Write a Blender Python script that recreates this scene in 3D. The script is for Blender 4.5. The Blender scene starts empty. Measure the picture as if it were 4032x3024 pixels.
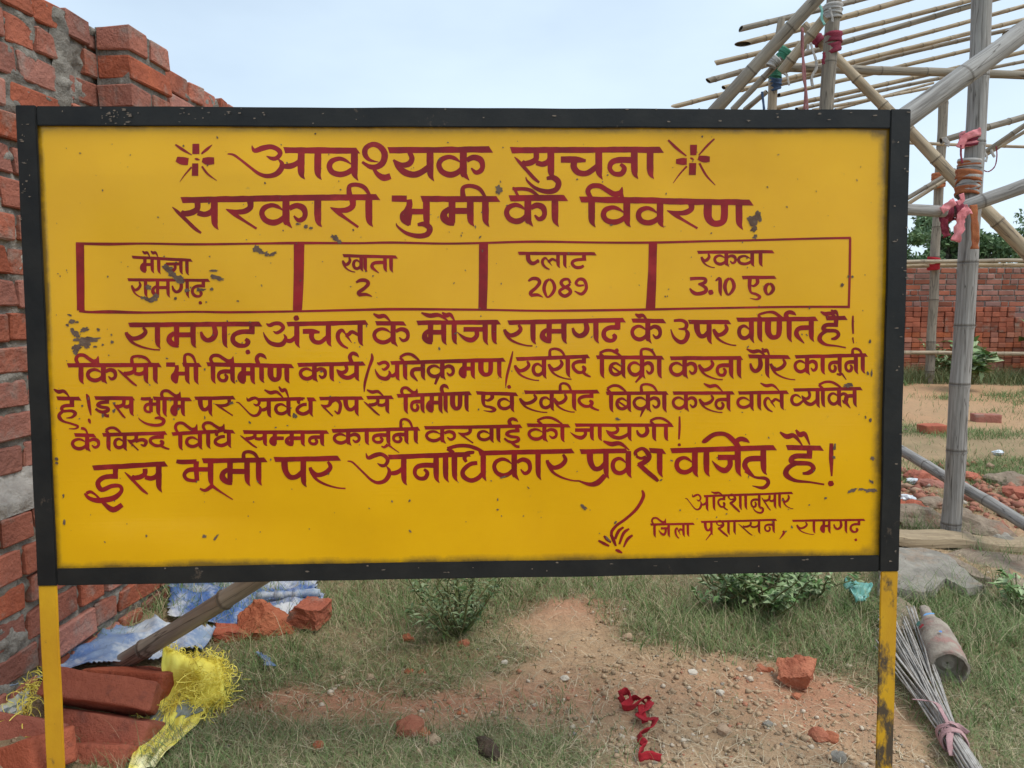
import bpy, bmesh, math, random
import numpy as np
from mathutils import Vector, Matrix, noise
random.seed(7); rng = np.random.default_rng(7)
R = math.radians
SC = bpy.context.scene; COL = SC.collection
# ------------------------------------------------------------------ camera, sky, sun
CH = 1.08; FP = 3028.0; PITCH = R(5.6)
cd = bpy.data.cameras.new('camera'); cam = bpy.data.objects.new('camera', cd); COL.objects.link(cam)
cam.location = (0, 0, CH); cam.rotation_euler = (R(90) - PITCH, 0, 0)
cd.sensor_width = 36; cd.lens = 36 * FP / 4032; cd.clip_start = .05; cd.clip_end = 3000
SC.camera = cam
W = bpy.data.worlds.new('World'); SC.world = W; W.use_nodes = True
SUN_EL, SUN_AZ = R(60), R(118)          # azimuth measured from +Y towards +X
nt = W.node_tree; nt.nodes.clear()
def N(nt, t, **k):
    n = nt.nodes.new(t)
    for a, b in k.items():
        if a == 'ins':
            for i, v in b.items(): n.inputs[i].default_value = v
        else: setattr(n, a, b)
    return n
sky = N(nt, 'ShaderNodeTexSky', sky_type='NISHITA', sun_disc=False, sun_elevation=SUN_EL, sun_rotation=SUN_AZ,
        air_density=1.0, dust_density=2.0, ozone_density=1.5)
tcw = N(nt, 'ShaderNodeTexCoord'); nzw = N(nt, 'ShaderNodeTexNoise', ins={'Scale': 1.6, 'Detail': 5.0, 'Roughness': .5})
mpw = N(nt, 'ShaderNodeMapping', ins={'Scale': (1, 1, 2.6), 'Location': (3.1, .4, .2)})
rmp = N(nt, 'ShaderNodeMapRange', ins={'From Min': .3, 'From Max': .62, 'To Min': .55, 'To Max': .85})
mixw = N(nt, 'ShaderNodeMixRGB', ins={'Color2': (5.6, 6.7, 7.6, 1)})
bg = N(nt, 'ShaderNodeBackground', ins={'Strength': .1}); ow = N(nt, 'ShaderNodeOutputWorld')
L = nt.links.new
L(tcw.outputs['Generated'], mpw.inputs[0]); L(mpw.outputs[0], nzw.inputs['Vector']); L(nzw.outputs['Fac'], rmp.inputs['Value'])
L(rmp.outputs[0], mixw.inputs['Fac']); L(sky.outputs[0], mixw.inputs['Color1']); L(mixw.outputs[0], bg.inputs['Color']); L(bg.outputs[0], ow.inputs[0])
sd = bpy.data.lights.new('sun', 'SUN'); sun = bpy.data.objects.new('sun', sd); COL.objects.link(sun)
sd.energy = 1.5; sd.angle = R(28); sd.color = (1, .95, .87)
sdir = Vector((math.sin(SUN_AZ) * math.cos(SUN_EL), math.cos(SUN_AZ) * math.cos(SUN_EL), math.sin(SUN_EL)))
sun.rotation_euler = sdir.to_track_quat('Z', 'Y').to_euler()
SC.render.engine = 'CYCLES'
SC.view_settings.view_transform = 'Standard'; SC.view_settings.look = 'None'
SC.view_settings.exposure = .66; SC.view_settings.gamma = 1; SC.view_settings.use_curve_mapping = False

# ------------------------------------------------------------------ helpers
def ray(px, py):
    u = (px - 2016) / FP; v = (1512 - py) / FP; c, s = math.cos(PITCH), math.sin(PITCH)
    return Vector((u, c + v * s, -s + v * c))
def at(px, py, Y):
    d = ray(px, py); return Vector((0, 0, CH)) + d * (Y / d.y)
def smooth(a, b, x):
    t = min(1, max(0, (x - a) / (b - a))); return t * t * (3 - 2 * t)
def gh(x, y):
    h = .022 * noise.noise(Vector((x * .9, y * .9, 3))) + .012 * noise.noise(Vector((x * 3, y * 3, 7)))
    h += .07 * smooth(.32, .02, x + 1.46 - .0954 * y) * smooth(8, 6, y)
    h += .018 * math.exp(-((x - .55) / .5) ** 2 - ((y - 2.3) / .45) ** 2)
    h += .22 * math.exp(-((x - 5.2) / 2.6) ** 2 - ((y - 12.3) / 1.6) ** 2)
    return h
def gr(px, py, dz=0):
    d = ray(px, py); z = 0
    for i in range(6):
        t = (CH - z) / -d.z; p = Vector((0, 0, CH)) + d * t; z = gh(p.x, p.y)
    p.z += dz; return p
def tag(o, label=None, cat=None, group=None, kind=None):
    if label: o['label'] = label
    if cat: o['category'] = cat
    if group: o['group'] = group
    if kind: o['kind'] = kind
    return o
def empty(name, loc=(0, 0, 0), **k):
    o = bpy.data.objects.new(name, None); COL.objects.link(o); o.location = loc; o.empty_display_size = .1; tag(o, **k); return o
def link(name, me, mat=None, parent=None, **k):
    o = bpy.data.objects.new(name, me); COL.objects.link(o)
    if mat and not me.materials: me.materials.append(mat)
    if parent:
        o.parent = parent; o.location = -parent.location if parent.type == 'EMPTY' and not parent.get('loc0') else (0, 0, 0)
    tag(o, **k); return o
def pyd(vs, fs, sm=False, name='mesh'):
    me = bpy.data.meshes.new(name); me.from_pydata([tuple(v) for v in vs], [], fs); me.update()
    if sm: me.polygons.foreach_set('use_smooth', [True] * len(me.polygons))
    return me
def grid_mesh(P, sm=True):           # P[i][j] -> Vector
    n, m = len(P), len(P[0]); vs = [p for r in P for p in r]
    fs = [(i * m + j, i * m + j + 1, (i + 1) * m + j + 1, (i + 1) * m + j) for i in range(n - 1) for j in range(m - 1)]
    return pyd(vs, fs, sm)
def quads(V, F, cols=None, sm=False):  # numpy fast mesh, F (n,4)
    me = bpy.data.meshes.new('mesh'); nv, nf = len(V), len(F); k = F.shape[1]
    me.vertices.add(nv); me.vertices.foreach_set('co', np.ascontiguousarray(V, dtype=np.float32).ravel())
    me.loops.add(nf * k); me.loops.foreach_set('vertex_index', np.ascontiguousarray(F, dtype=np.int32).ravel())
    me.polygons.add(nf); me.polygons.foreach_set('loop_start', np.arange(nf, dtype=np.int32) * k)
    me.update(calc_edges=True)
    if sm: me.polygons.foreach_set('use_smooth', np.ones(nf, bool))
    if cols is not None:
        a = me.color_attributes.new('tint', 'FLOAT_COLOR', 'POINT')
        a.data.foreach_set('color', np.ascontiguousarray(np.c_[cols, np.ones(nv)], dtype=np.float32).ravel())
    return me
# materials ---------------------------------------------------------
def mat(name, c1, c2=None, scale=8, rough=.85, bump=.3, bscale=60, spec=.3, c3=None, s3=3, t3=(.55, .7), stretch=(1, 1, 1), rnd=0, coords='Object',
        metal=0, crack=0, attr=None, bdist=.01, trans=0, t2=(.35, .65), isl=False):
    m = bpy.data.materials.new(name); m.use_nodes = True; t = m.node_tree; b = t.nodes['Principled BSDF']; l = t.links.new
    b.inputs['Roughness'].default_value = rough; b.inputs['Specular IOR Level'].default_value = spec; b.inputs['Metallic'].default_value = metal
    tc = N(t, 'ShaderNodeTexCoord'); mp = N(t, 'ShaderNodeMapping', ins={'Scale': stretch})
    if coords == 'World':
        g = N(t, 'ShaderNodeNewGeometry'); l(g.outputs['Position'], mp.inputs[0])
    else: l(tc.outputs[coords], mp.inputs[0])
    if rnd:
        oi = N(t, 'ShaderNodeObjectInfo'); ad = N(t, 'ShaderNodeVectorMath', operation='ADD'); sc = N(t, 'ShaderNodeVectorMath', operation='SCALE', ins={'Scale': 37.0})
        cb = N(t, 'ShaderNodeCombineXYZ'); l(oi.outputs['Random'], cb.inputs[0]); l(oi.outputs['Random'], cb.inputs[1]); l(cb.outputs[0], sc.inputs[0])
        l(mp.outputs[0], ad.inputs[0]); l(sc.outputs[0], ad.inputs[1]); vec = ad.outputs[0]
    else: vec = mp.outputs[0]
    def nz(s, d=6, r=.6):
        n = N(t, 'ShaderNodeTexNoise', ins={'Scale': s, 'Detail': d, 'Roughness': r}); l(vec, n.inputs['Vector']); return n.outputs['Fac']
    def rg(f, a, bb, lo=0, hi=1):
        n = N(t, 'ShaderNodeMapRange', ins={'From Min': a, 'From Max': bb, 'To Min': lo, 'To Max': hi}); l(f, n.inputs['Value']); return n.outputs[0]
    def mx(f, A, B, bt='MIX'):
        n = N(t, 'ShaderNodeMixRGB', blend_type=bt)
        for s, v in (('Fac', f), ('Color1', A), ('Color2', B)):
            if isinstance(v, tuple): n.inputs[s].default_value = (*v[:3], 1)
            elif isinstance(v, (int, float)): n.inputs[s].default_value = v
            else: l(v, n.inputs[s])
        return n.outputs[0]
    if attr: at_ = N(t, 'ShaderNodeAttribute', attribute_name=attr); col = mx(rg(nz(scale), *t2), at_.outputs['Color'], mx(.75, at_.outputs['Color'], (0.0, 0.0, 0.0)) if c2 is None else c2)
    else: col = mx(rg(nz(scale), *t2), c1, c2 or c1)
    if c3: col = mx(rg(nz(s3, 8, .7), *t3), col, c3)
    if crack:
        cn_ = nz(crack, 3, .5); ab = N(t, 'ShaderNodeMath', operation='SUBTRACT', ins={1: .5}); l(cn_, ab.inputs[0]); a2 = N(t, 'ShaderNodeMath', operation='ABSOLUTE'); l(ab.outputs[0], a2.inputs[0])
        col = mx(rg(a2.outputs[0], 0, .016, .75, 0), col, (.045, .036, .028))
        na = N(t, 'ShaderNodeAttribute', attribute_name='nodering'); col = mx(rg(na.outputs['Fac'], 0, 1, 0, .62), col, (.075, .058, .042))
    if rnd:
        h = N(t, 'ShaderNodeHueSaturation'); l(col, h.inputs['Color'])
        l(rg(oi.outputs['Random'], 0, 1, 1 - rnd, 1 + rnd), h.inputs['Value']); 
        wn = N(t, 'ShaderNodeTexWhiteNoise', noise_dimensions='1D'); l(oi.outputs['Random'], wn.inputs['W']); l(rg(wn.outputs['Value'], 0, 1, 1 - rnd * .9, 1 + rnd * .3), h.inputs['Saturation']); col = h.outputs[0]
    if isl:
        g2 = N(t, 'ShaderNodeNewGeometry'); h = N(t, 'ShaderNodeHueSaturation'); l(col, h.inputs['Color']); l(rg(g2.outputs['Random Per Island'], 0, 1, 1 - isl, 1 + isl), h.inputs['Value']); col = h.outputs[0]
    l(col, b.inputs['Base Color'])
    if bump:
        bp = N(t, 'ShaderNodeBump', ins={'Strength': bump, 'Distance': bdist}); l(nz(bscale, 8, .65), bp.inputs['Height']); l(bp.outputs[0], b.inputs['Normal'])
    if trans: b.inputs['Transmission Weight'].default_value = 0; b.inputs['Alpha'].default_value = 1 - trans
    m['n'] = 1
    return m
M = {}
M['brick'] = mat('fired_brick', (.43, .140, .085), (.30, .100, .066), 11, .9, 1, 55, .15, c3=(.31, .24, .20), s3=6, t3=(.53, .68), rnd=.22, bdist=.012)
M['brick_new'] = mat('fresh_brick', (.47, .135, .075), (.35, .095, .055), 7, .9, 1, 75, .15, c3=(.24, .085, .06), s3=14, t3=(.55, .7), rnd=.10, bdist=.01)
M['brick_far'] = mat('distant_brick', (.34, .13, .085), (.24, .095, .065), 5, .9, .3, 30, .2, rnd=.3)
M['brick_mass'] = mat('brick_in_mass', (.38, .12, .07), (.26, .08, .05), 6, .9, .5, 60, .2, c3=(.30, .235, .19), s3=4, isl=.25)
M['mortar'] = mat('grey_mortar', (.30, .275, .24), (.17, .155, .135), 22, .95, 1, 45, .15, c3=(.46, .43, .38), s3=9, t3=(.5, .7), bdist=.02)
M['bamboo'] = mat('weathered_bamboo', (.33, .285, .225), (.20, .17, .135), 9, .75, .5, 26, .3, c3=(.12, .10, .085), s3=5, t3=(.58, .72), stretch=(7, 7, .5), crack=3.2, rnd=.12, bdist=.004)
M['bamboo_tan'] = mat('tan_bamboo', (.42, .335, .225), (.25, .19, .125), 8, .7, .4, 26, .35, c3=(.16, .12, .09), s3=4, t3=(.58, .75), stretch=(6, 6, .6), crack=3.5, rnd=.14, bdist=.004)
M['bamboo_grey'] = mat('grey_bamboo', (.36, .345, .325), (.21, .195, .18), 10, .75, .6, 30, .3, c3=(.11, .10, .09), s3=6, t3=(.57, .7), stretch=(8, 8, .45), crack=3.5, rnd=.08, bdist=.005)
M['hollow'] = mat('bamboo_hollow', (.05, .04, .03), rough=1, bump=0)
M['tarp'] = mat('blue_tarpaulin', (.03, .085, .28), (.07, .15, .36), 9, .5, .5, 30, .5, c3=(.50, .52, .54), s3=6, t3=(.46, .62), bdist=.006)
M['tarp2'] = mat('faded_tarpaulin', (.07, .14, .33), (.24, .31, .41), 8, .55, .6, 60, .5, c3=(.52, .54, .55), s3=6, t3=(.47, .62), bdist=.006)
M['sack'] = mat('yellow_woven_sack', (.95, .85, .15), (.86, .74, .11), 10, .6, .5, 220, .4, c3=(.90, .86, .52), s3=5, t3=(.50, .66), bdist=.002)
M['sack_w'] = mat('white_woven_sack', (.62, .62, .58), (.45, .46, .44), 10, .55, .5, 200, .4, c3=(.66, .62, .10), s3=4, t3=(.52, .6), bdist=.002)
M['fray'] = mat('yellow_plastic_fibre', (.95, .84, .16), (.88, .74, .12), 14, .5, 0, spec=.4)
M['brick_broken'] = mat('broken_brick', (.52, .19, .10), (.38, .115, .06), 18, .95, 1, 90, .1, rnd=.08, bdist=.012)
M['print'] = mat('grey_sack_print', (.20, .23, .22), (.28, .30, .27), 30, .8, 0)
M['redcloth'] = mat('red_cloth', (.42, .02, .03), (.28, .012, .02), 20, .85, .3, 300)
M['maroon'] = mat('maroon_cloth', (.17, .025, .045), (.27, .04, .065), 25, .9, .4, 200)
M['pink'] = mat('pink_cloth', (.78, .30, .32), (.62, .18, .20), 20, .9, .3, 200)
M['orange'] = mat('faded_orange_cloth', (.42, .15, .06), (.30, .09, .04), 25, .9, .4, 200)
M['greycloth'] = mat('grey_cloth', (.45, .43, .40), (.30, .28, .27), 25, .9, .4, 200)
M['mauve'] = mat('dusty_mauve_cloth', (.48, .30, .30), (.36, .21, .22), 25, .9, .4, 200)
M['dull'] = mat('dull_red_strip', (.36, .17, .17), (.27, .11, .12), 25, .9, .4, 200)
M['green'] = mat('green_cord', (.05, .20, .12), (.03, .12, .08), 20, .8, .2, 200)
M['bluecord'] = mat('blue_cord', (.07, .12, .22), (.04, .07, .14), 20, .8, .2, 200)
M['turq'] = mat('turquoise_plastic', (.10, .34, .30), (.20, .42, .37), 20, .4, .2, 60, .5)
M['steel'] = mat('dull_steel_rod', (.46, .43, .39), (.28, .25, .22), 40, .6, .2, 200, .4, metal=.2, rnd=.15)
M['stone'] = mat('grey_stone_slab', (.36, .33, .28), (.22, .20, .17), 10, .9, 1, 30, .2, c3=(.36, .25, .17), s3=4, bdist=.02)
M['rock'] = mat('brown_rock', (.34, .27, .20), (.21, .16, .12), 10, .95, 1, 30, .2, c3=(.36, .17, .11), s3=5, bdist=.02)
M['plank'] = mat('weathered_plank', (.40, .31, .20), (.26, .20, .13), 10, .85, .5, 30, .2, stretch=(.6, 6, 12), bdist=.006)
M['leaf'] = mat('leaf_green', (.06, .15, .035), attr='tint', c2=(.05, .10, .03), scale=30, rough=.55, bump=0, spec=.35, t2=(.5, .9))
M['grass'] = mat('grass_blades', None, attr='tint', c2=(.10, .13, .055), scale=6, rough=.7, bump=0, spec=.2, t2=(.5, 1.1))
M['bark'] = mat('grey_bark', (.14, .12, .09), (.08, .07, .055), 10, .9, .5, 20)
M['pebble'] = mat('pebbles', None, attr='tint', c2=(.34, .24, .16), scale=40, rough=.9, bump=.3, bscale=100, t2=(.5, 1.0))
M['plastic'] = mat('white_plastic_litter', (.75, .78, .80), (.5, .56, .62), 20, .4, 0, spec=.5)

# ------------------------------------------------------------------ GROUND
def axis(lo, hi, flo, fhi, step, g=1.22):
    a = list(np.arange(flo, fhi + 1e-6, step)); s = step; x = a[-1]
    while x < hi: s *= g; x += s; a.append(x)
    s = step; x = a[0]; b = []
    while x > lo: s *= g; x -= s; b.append(x)
    return np.array(b[::-1] + a)
xs = axis(-900, 900, -2.1, 3.4, .022, 1.13); ys = axis(-500, 1600, 1.3, 5.2, .022, 1.09)
def crumb(x, y):
    v = Vector((x * 9, y * 9, 1)); return .011 * noise.noise(v) + .008 * noise.noise(v * 2.7) + .004 * noise.noise(v * 6.1)
V = np.zeros((len(ys), len(xs), 3), np.float32)
for i, y in enumerate(ys):
    for j, x in enumerate(xs):
        near = abs(x) < 6 and 0 < y < 9
        V[i, j] = (x, y, (gh(x, y) if abs(x) < 30 and -3 < y < 40 else 0) + (crumb(x, y) if near else 0))
m_, n_ = len(ys), len(xs); I = np.arange(m_ * n_).reshape(m_, n_)
F = np.stack([I[:-1, :-1], I[:-1, 1:], I[1:, 1:], I[1:, :-1]], -1).reshape(-1, 4)
# soil colour areas (reddish brick dust, tan sand, dark humus under grass)
def blob(x, y, cx, cy, rx, ry): return math.exp(-((x - cx) / rx) ** 2 - ((y - cy) / ry) ** 2)
GP = lambda px, py: gr(px * 1.8228, py * 1.8228)
# (px,py,rx,ry) in photo units are turned into ground patches: grass cover 0..1
GRASS = []
for px, py, rx, ry, w in [(800, 1300, .50, .55, 1.2), (620, 1420, .35, .25, 1.1), (950, 1300, .4, .5, 1.1), (1350, 1275, .35, .30, .9), (1600, 1330, .55, .45, 1.4), (1800, 1330, .4, .5, 1.4),
                          (980, 1430, .35, .22, .8), (1150, 1420, .3, .18, .6), (1450, 1370, .3, .2, 1.0), (1080, 1600, .5, .16, 1.0), (700, 1620, .6, .14, .9), (470, 1640, .3, .2, 1.0), (540, 1480, .15, .1, .9),
                          (1200, 1640, .3, .14, .8), (2080, 1480, .35, .45, 1.3), (2150, 1350, .3, .3, 1.3), (2100, 1640, .35, .2, 1.2), (1850, 1450, .14, .2, .7), (260, 1330, .25, .5, 1.2), (1980, 1300, .3, .4, 1.2),
                          (1080, 1285, .3, .25, 1.0), (2050, 1150, .5, .2, .7), (2000, 1160, .15, .2, 1.1)]:
    p = GP(px, py); GRASS.append((p.x, p.y, rx, ry, w))
DIRT = []
for px, py, rx, ry, w in [(1220, 1335, .27, .36, 1.9), (1650, 1560, .55, .32, 2.0), (1500, 1500, .38, .24, 1.3), (1300, 1430, .25, .18, .7), (1850, 1600, .14, .3, .9), (850, 1525, .5, .10, .6), (1080, 1520, .35, .1, .6), (560, 1500, .18, .06, .8), (750, 1560, .3, .06, .5)]:
    p = GP(px, py); DIRT.append((p.x, p.y, rx, ry, w))
def cover(x, y):
    g = .18 + sum(w * blob(x, y, a, b, c, d) for a, b, c, d, w in GRASS)
    if y > 3.3: g = max(g, .75 + .5 * noise.noise(Vector((x * .7, y * .35, 5))))
    g -= sum(w * blob(x, y, a, b, c, d) for a, b, c, d, w in DIRT)
    g += .75 * noise.noise(Vector((x * 3.1, y * 3.1, 9))) - .06 + .45 * noise.noise(Vector((x * 9, y * 9, 2)))
    return max(.05 + .25 * max(0, noise.noise(Vector((x * 6, y * 6, 44)))), min(1, g))
RED = [(*GP(900, 1520)[:2], .55, .12), (*GP(560, 1500)[:2], .4, .08), (*GP(1750, 1500)[:2], .3, .2), (*GP(2140, 1100)[:2], 1.0, .5), (*GP(1250, 1300)[:2], .3, .2), (*GP(1000, 1420)[:2], .2, .05)]
cols = np.zeros((m_, n_, 3), np.float32)
tan, dust, dark, sand = np.array((.50, .345, .21)), np.array((.50, .245, .15)), np.array((.19, .165, .09)), np.array((.56, .47, .34))
for i, y in enumerate(ys):
    for j, x in enumerate(xs):
        if abs(x) > 25 or y < 0 or y > 60: cols[i, j] = (.20, .19, .09); continue
        r = min(1, max(0, sum(blob(x, y, *q) for q in RED) * .9 + .25 * noise.noise(Vector((x * 2.3, y * 2.3, 4)))))
        c = tan * (1 - r) + dust * r
        s = smooth(6.5, 7.5, y + .5 * noise.noise(Vector((x, y, 0)))) * smooth(-1, .5, x)
        s *= .75 + .25 * smooth(-.15, .1, noise.noise(Vector((x * .5, y * .5, 8))) + (.3 if y > 10.8 else 0))
        c = c * (1 - s) + (sand if y > 10.5 else np.array((.50, .30, .17))) * s
        g = cover(x, y) * (1 - .8 * s); cols[i, j] = c * (1 - .6 * g) + dark * .6 * g
me = quads(V.reshape(-1, 3), F, cols.reshape(-1, 3), True)
M['ground'] = mat('soil', None, attr='tint', c2=(.32, .215, .135), scale=30, rough=.95, bump=1, bscale=90, spec=.12, coords='World', t2=(.45, .85), c3=(.52, .42, .31), s3=60, t3=(.62, .72), bdist=.012)
link('ground', me, M['ground'], kind='structure')

# ------------------------------------------------------------------ bricks
def brick_mesh(l, w, h, j=.004, b=.006, seed=0):
    r = random.Random(seed); bm = bmesh.new(); bmesh.ops.create_cube(bm, size=1)
    for v in bm.verts: v.co = Vector((v.co.x * l + r.uniform(-j, j), v.co.y * w + r.uniform(-j, j), v.co.z * h + r.uniform(-j, j)))
    bmesh.ops.bevel(bm, geom=bm.edges[:], offset=b, segments=1, affect='EDGES', profile=.5)
    for v in bm.verts: v.co += Vector((r.uniform(-1, 1), r.uniform(-1, 1), r.uniform(-1, 1))) * b * .28
    me = bpy.data.meshes.new('brick'); bm.to_mesh(me); bm.free(); return me
def rough_brick(l, w, h, seed, chop=None, cuts=7, amp=.004):
    bm = bmesh.new(); bmesh.ops.create_cube(bm, size=1)
    bmesh.ops.bevel(bm, geom=bm.edges[:], offset=.03, segments=1, affect='EDGES')
    bmesh.ops.subdivide_edges(bm, edges=bm.edges[:], cuts=cuts, use_grid_fill=True)
    for v in bm.verts:
        v.co = Vector((v.co.x * l, v.co.y * w, v.co.z * h)); q = v.co * 22 + Vector((seed * 5, 0, 0))
        v.co += noise.noise_vector(q) * amp + noise.noise_vector(q * .3) * amp * 1.3
    if chop:
        for co, no in chop:
            g = bm.verts[:] + bm.edges[:] + bm.faces[:]
            rr = bmesh.ops.bisect_plane(bm, geom=g, plane_co=co, plane_no=Vector(no).normalized(), clear_outer=True)
            es = [e for e in rr['geom_cut'] if isinstance(e, bmesh.types.BMEdge)]
            f = bmesh.ops.triangle_fill(bm, edges=es, use_beauty=True)
            fs = [x for x in f['geom'] if isinstance(x, bmesh.types.BMFace)]
            if fs:
                s = bmesh.ops.subdivide_edges(bm, edges=list({e for x in fs for e in x.edges}), cuts=5)
        bmesh.ops.triangulate(bm, faces=bm.faces[:])
        for v in bm.verts: v.co += noise.noise_vector(v.co * 60 + Vector((seed, 1, 2))) * .006 + noise.noise_vector(v.co * 140) * .003
    me = bpy.data.meshes.new('brick'); bm.to_mesh(me); bm.free()
    return me
def joined(name, items, m, parent=None, **k):     # items: (mesh, matrix)
    vs, fs, o = [], [], 0
    for me, mx in items:
        vs += [mx @ v.co for v in me.vertices]; fs += [tuple(i + o for i in p.vertices) for p in me.polygons]; o += len(me.vertices)
    return link(name, pyd(vs, fs), m, parent, **k)
# left wall
TH = R(5.45); A0 = 1.5
dW = Vector((math.sin(TH), math.cos(TH), 0)); nW = Vector((math.cos(TH), -math.sin(TH), 0))
def wp(s, out, z): return -nW * (A0 - out) + dW * s + Vector((0, 0, z))
wall = empty('brick_wall', wp(1.0, -.2, 0), label='tall unplastered red brick wall running back along the left edge', cat='brick wall')
HV = [brick_mesh(.105, .11, .071, .005, .0042, 10 + i) for i in range(5)]
SV = [brick_mesh(.222, .11, .071, .006, .0042, 20 + i) for i in range(6)]
QV = [brick_mesh(.075, .11, .071, .005, .0042, 30 + i) for i in range(3)]
rotW = Matrix(((dW.x, nW.x, 0, 0), (dW.y, nW.y, 0, 0), (0, 0, 1, 0), (0, 0, 0, 1)))
mass = []
def put(me, s, out, z, near, par, m=None, rot=0, mm=None):
    jit = Matrix.Rotation(random.uniform(-.012, .012) + rot, 4, 'Z') @ Matrix.Rotation(random.uniform(-.012, .012), 4, 'Y')
    mx = Matrix.Translation(wp(s, out, z)) @ rotW @ jit
    if near:
        o = bpy.data.objects.new('brick', me); COL.objects.link(o)
        if not me.materials: me.materials.append(M['brick'])
        o.parent = par; o.matrix_parent_inverse = Matrix.Translation(-par.location); o.matrix_basis = mx
    else: mass.append((me, mx))
rows = [(.03 + .0885 * k + .04, .052) for k in range(6)] + [(.64 + .087 * k + .0435, 0) for k in range(15)]
for ri, (z, out) in enumerate(rows):
    s = 1.0 + random.uniform(0, .15)
    while s < 7.0:
        v = random.random(); kind = (SV, .222) if v < (.45 if ri % 2 else .22) else ((HV, .105) if v < .9 else (QV, .075))
        L_ = kind[1]; c = s + L_ / 2; s += L_ + random.uniform(.008, .02)
        if ri > 5 and z > 1.3 and 2.12 < c < 2.20: continue
        vis = 1.6 < c < (2.9 if z < .7 else 3.45)
        put(random.choice(kind[0]), c, out - .055 + random.uniform(-.007, .007), z + random.uniform(-.003, .003), vis, wall)
# pillar: three sides of bricks projecting from the wall
for k in range(15):
    z = .64 + .087 * k + .0435
    if k % 2: put(SV[k % 6], 2.30 + .12, .06, z, True, wall); 
    else: put(HV[k % 5], 2.30 + .055, .06, z, True, wall); put(HV[(k + 2) % 5], 2.30 + .18, .06, z, True, wall)
joined('brick_courses', mass, M['brick_mass'], wall, kind='stuff')
# mortar: rough displaced face behind the bricks
def mortar_face(s0, s1, z0, z1, out, step, amp, nm='mortar'):
    ns = int((s1 - s0) / step); nz_ = int((z1 - z0) / step); P = []
    for i in range(ns + 1):
        row = []
        for j in range(nz_ + 1):
            s = s0 + (s1 - s0) * i / ns; z = z0 + (z1 - z0) * j / nz_
            d = amp * noise.noise(Vector((s * 30, z * 45, out * 9))) + amp * .9 * noise.noise(Vector((s * 11, z * 20, 5 + out)))
            row.append(wp(s, out + d - (0.02 if j in (0, nz_) else 0), z))
        P.append(row)
    return P
P = mortar_face(1.0, 3.7, .62, 1.94, -.010, .011, .012); link('mortar', grid_mesh(P), M['mortar'], wall)
P = mortar_face(1.0, 3.2, -.1, .585, .040, .011, .012); link('mortar', grid_mesh(P), M['mortar'], wall)
# sloping mortar ledge between footing and wall
P = []
for i in range(240):
    s = 1.0 + i * .0092; row = []
    for j in range(10):
        t = j / 9; nn = noise.noise(Vector((s * 14, t * 3, 2))) * .012 + noise.noise(Vector((s * 50, t * 9, 6))) * .006
        row.append(wp(s, .052 - .055 * smooth(.2, 1, t) + nn, .555 + .10 * t + nn * .6))
    P.append(row)
link('mortar_ledge', grid_mesh(P), mat('pale_mortar', (.50, .47, .43), (.34, .31, .28), 18, .95, 1, 45, .1, bdist=.02), wall)
# vertical cement joint, lumpy
P = []
for i in range(60):
    z = 1.25 + i * .0115; row = []
    for j in range(9):
        t = j / 8; nn = noise.noise(Vector((t * 3, z * 30, 2))) * .010 + noise.noise(Vector((t * 9, z * 70, 6))) * .005
        row.append(wp(2.115 + .085 * t + nn * .5, -.006 + .012 * math.sin(t * math.pi) + nn, z))
    P.append(row)
link('cement_joint', grid_mesh(P), M['mortar'], wall)
bm = bmesh.new(); bmesh.ops.create_cube(bm, size=1)
for v in bm.verts:
    v.co = wp(1.0 + (v.co.x + .5) * 6.0, -.05 - (v.co.y + .5) * .16, -.1 + (v.co.z + .5) * 2.0)
me = bpy.data.meshes.new('core'); bm.to_mesh(me); bm.free(); link('mortar_core', me, M['mortar'], wall)
P = []
for k in range(15): pass
# pillar core
bm = bmesh.new(); bmesh.ops.create_cube(bm, size=1)
for v in bm.verts: v.co = wp(2.31 + (v.co.x + .5) * .21, (v.co.y + .5) * .104, .64 + (v.co.z + .5) * 1.295)
me = bpy.data.meshes.new('core'); bm.to_mesh(me); bm.free(); link('pillar_mortar', me, M['mortar'], wall)

# ------------------------------------------------------------------ SIGN
SW, SH = 1.9, 1.02
ga, gb, gg = R(-1.956), R(-.2754), R(2.0254)
SM = Matrix.Translation((-.0815, 1.6693, CH - .0838)) @ (Matrix.Rotation(gg, 4, 'Z') @ Matrix.Rotation(ga, 4, 'X') @ Matrix.Rotation(gb, 4, 'Y'))
SI = SM.inverted()
def s2l(px, py):                        # photo pixel -> sign plane coordinates
    o = SI @ Vector((0, 0, CH)); d = SI.to_3x3() @ ray(px, py); t = -o.y / d.y; p = o + d * t; return p.x, p.z
def buckle(u, v):
    e = min(1, (SW / 2 - .04 - abs(u)) / .12) * min(1, (SH / 2 - .04 - abs(v)) / .10); e = max(0, e)
    h = .0095 * noise.noise(Vector((u * 2.3 + 3, v * 3.1, .5))) + .0034 * noise.noise(Vector((u * 6, v * 5, 4.5)))
    h += .004 * math.exp(-((u - .33) / .07) ** 2 - ((v - .42) / .09) ** 2) - .003 * math.exp(-((u - .45) / .05) ** 2 - ((v - .40) / .08) ** 2)
    return h * e
sign = empty('notice_board', SM @ Vector((0, 0, -.99)), label='yellow painted metal notice board with red Hindi lettering in a black frame', cat='sign')
def slink(name, vs, fs, m, sm=False, **k):       # vs in sign coordinates (u, y, v), y>0 is away from the viewer
    return link(name, pyd([SM @ Vector(v) for v in vs], fs, sm), m, sign, **k)
m = mat('yellow_sign_paint', (.79, .43, .002), (.72, .37, .002), 2.5, .22, .3, 40, .38, c3=(.40, .235, .03), s3=34, t3=(.66, .80), stretch=(1, 1, 1), bdist=.0006)
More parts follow.
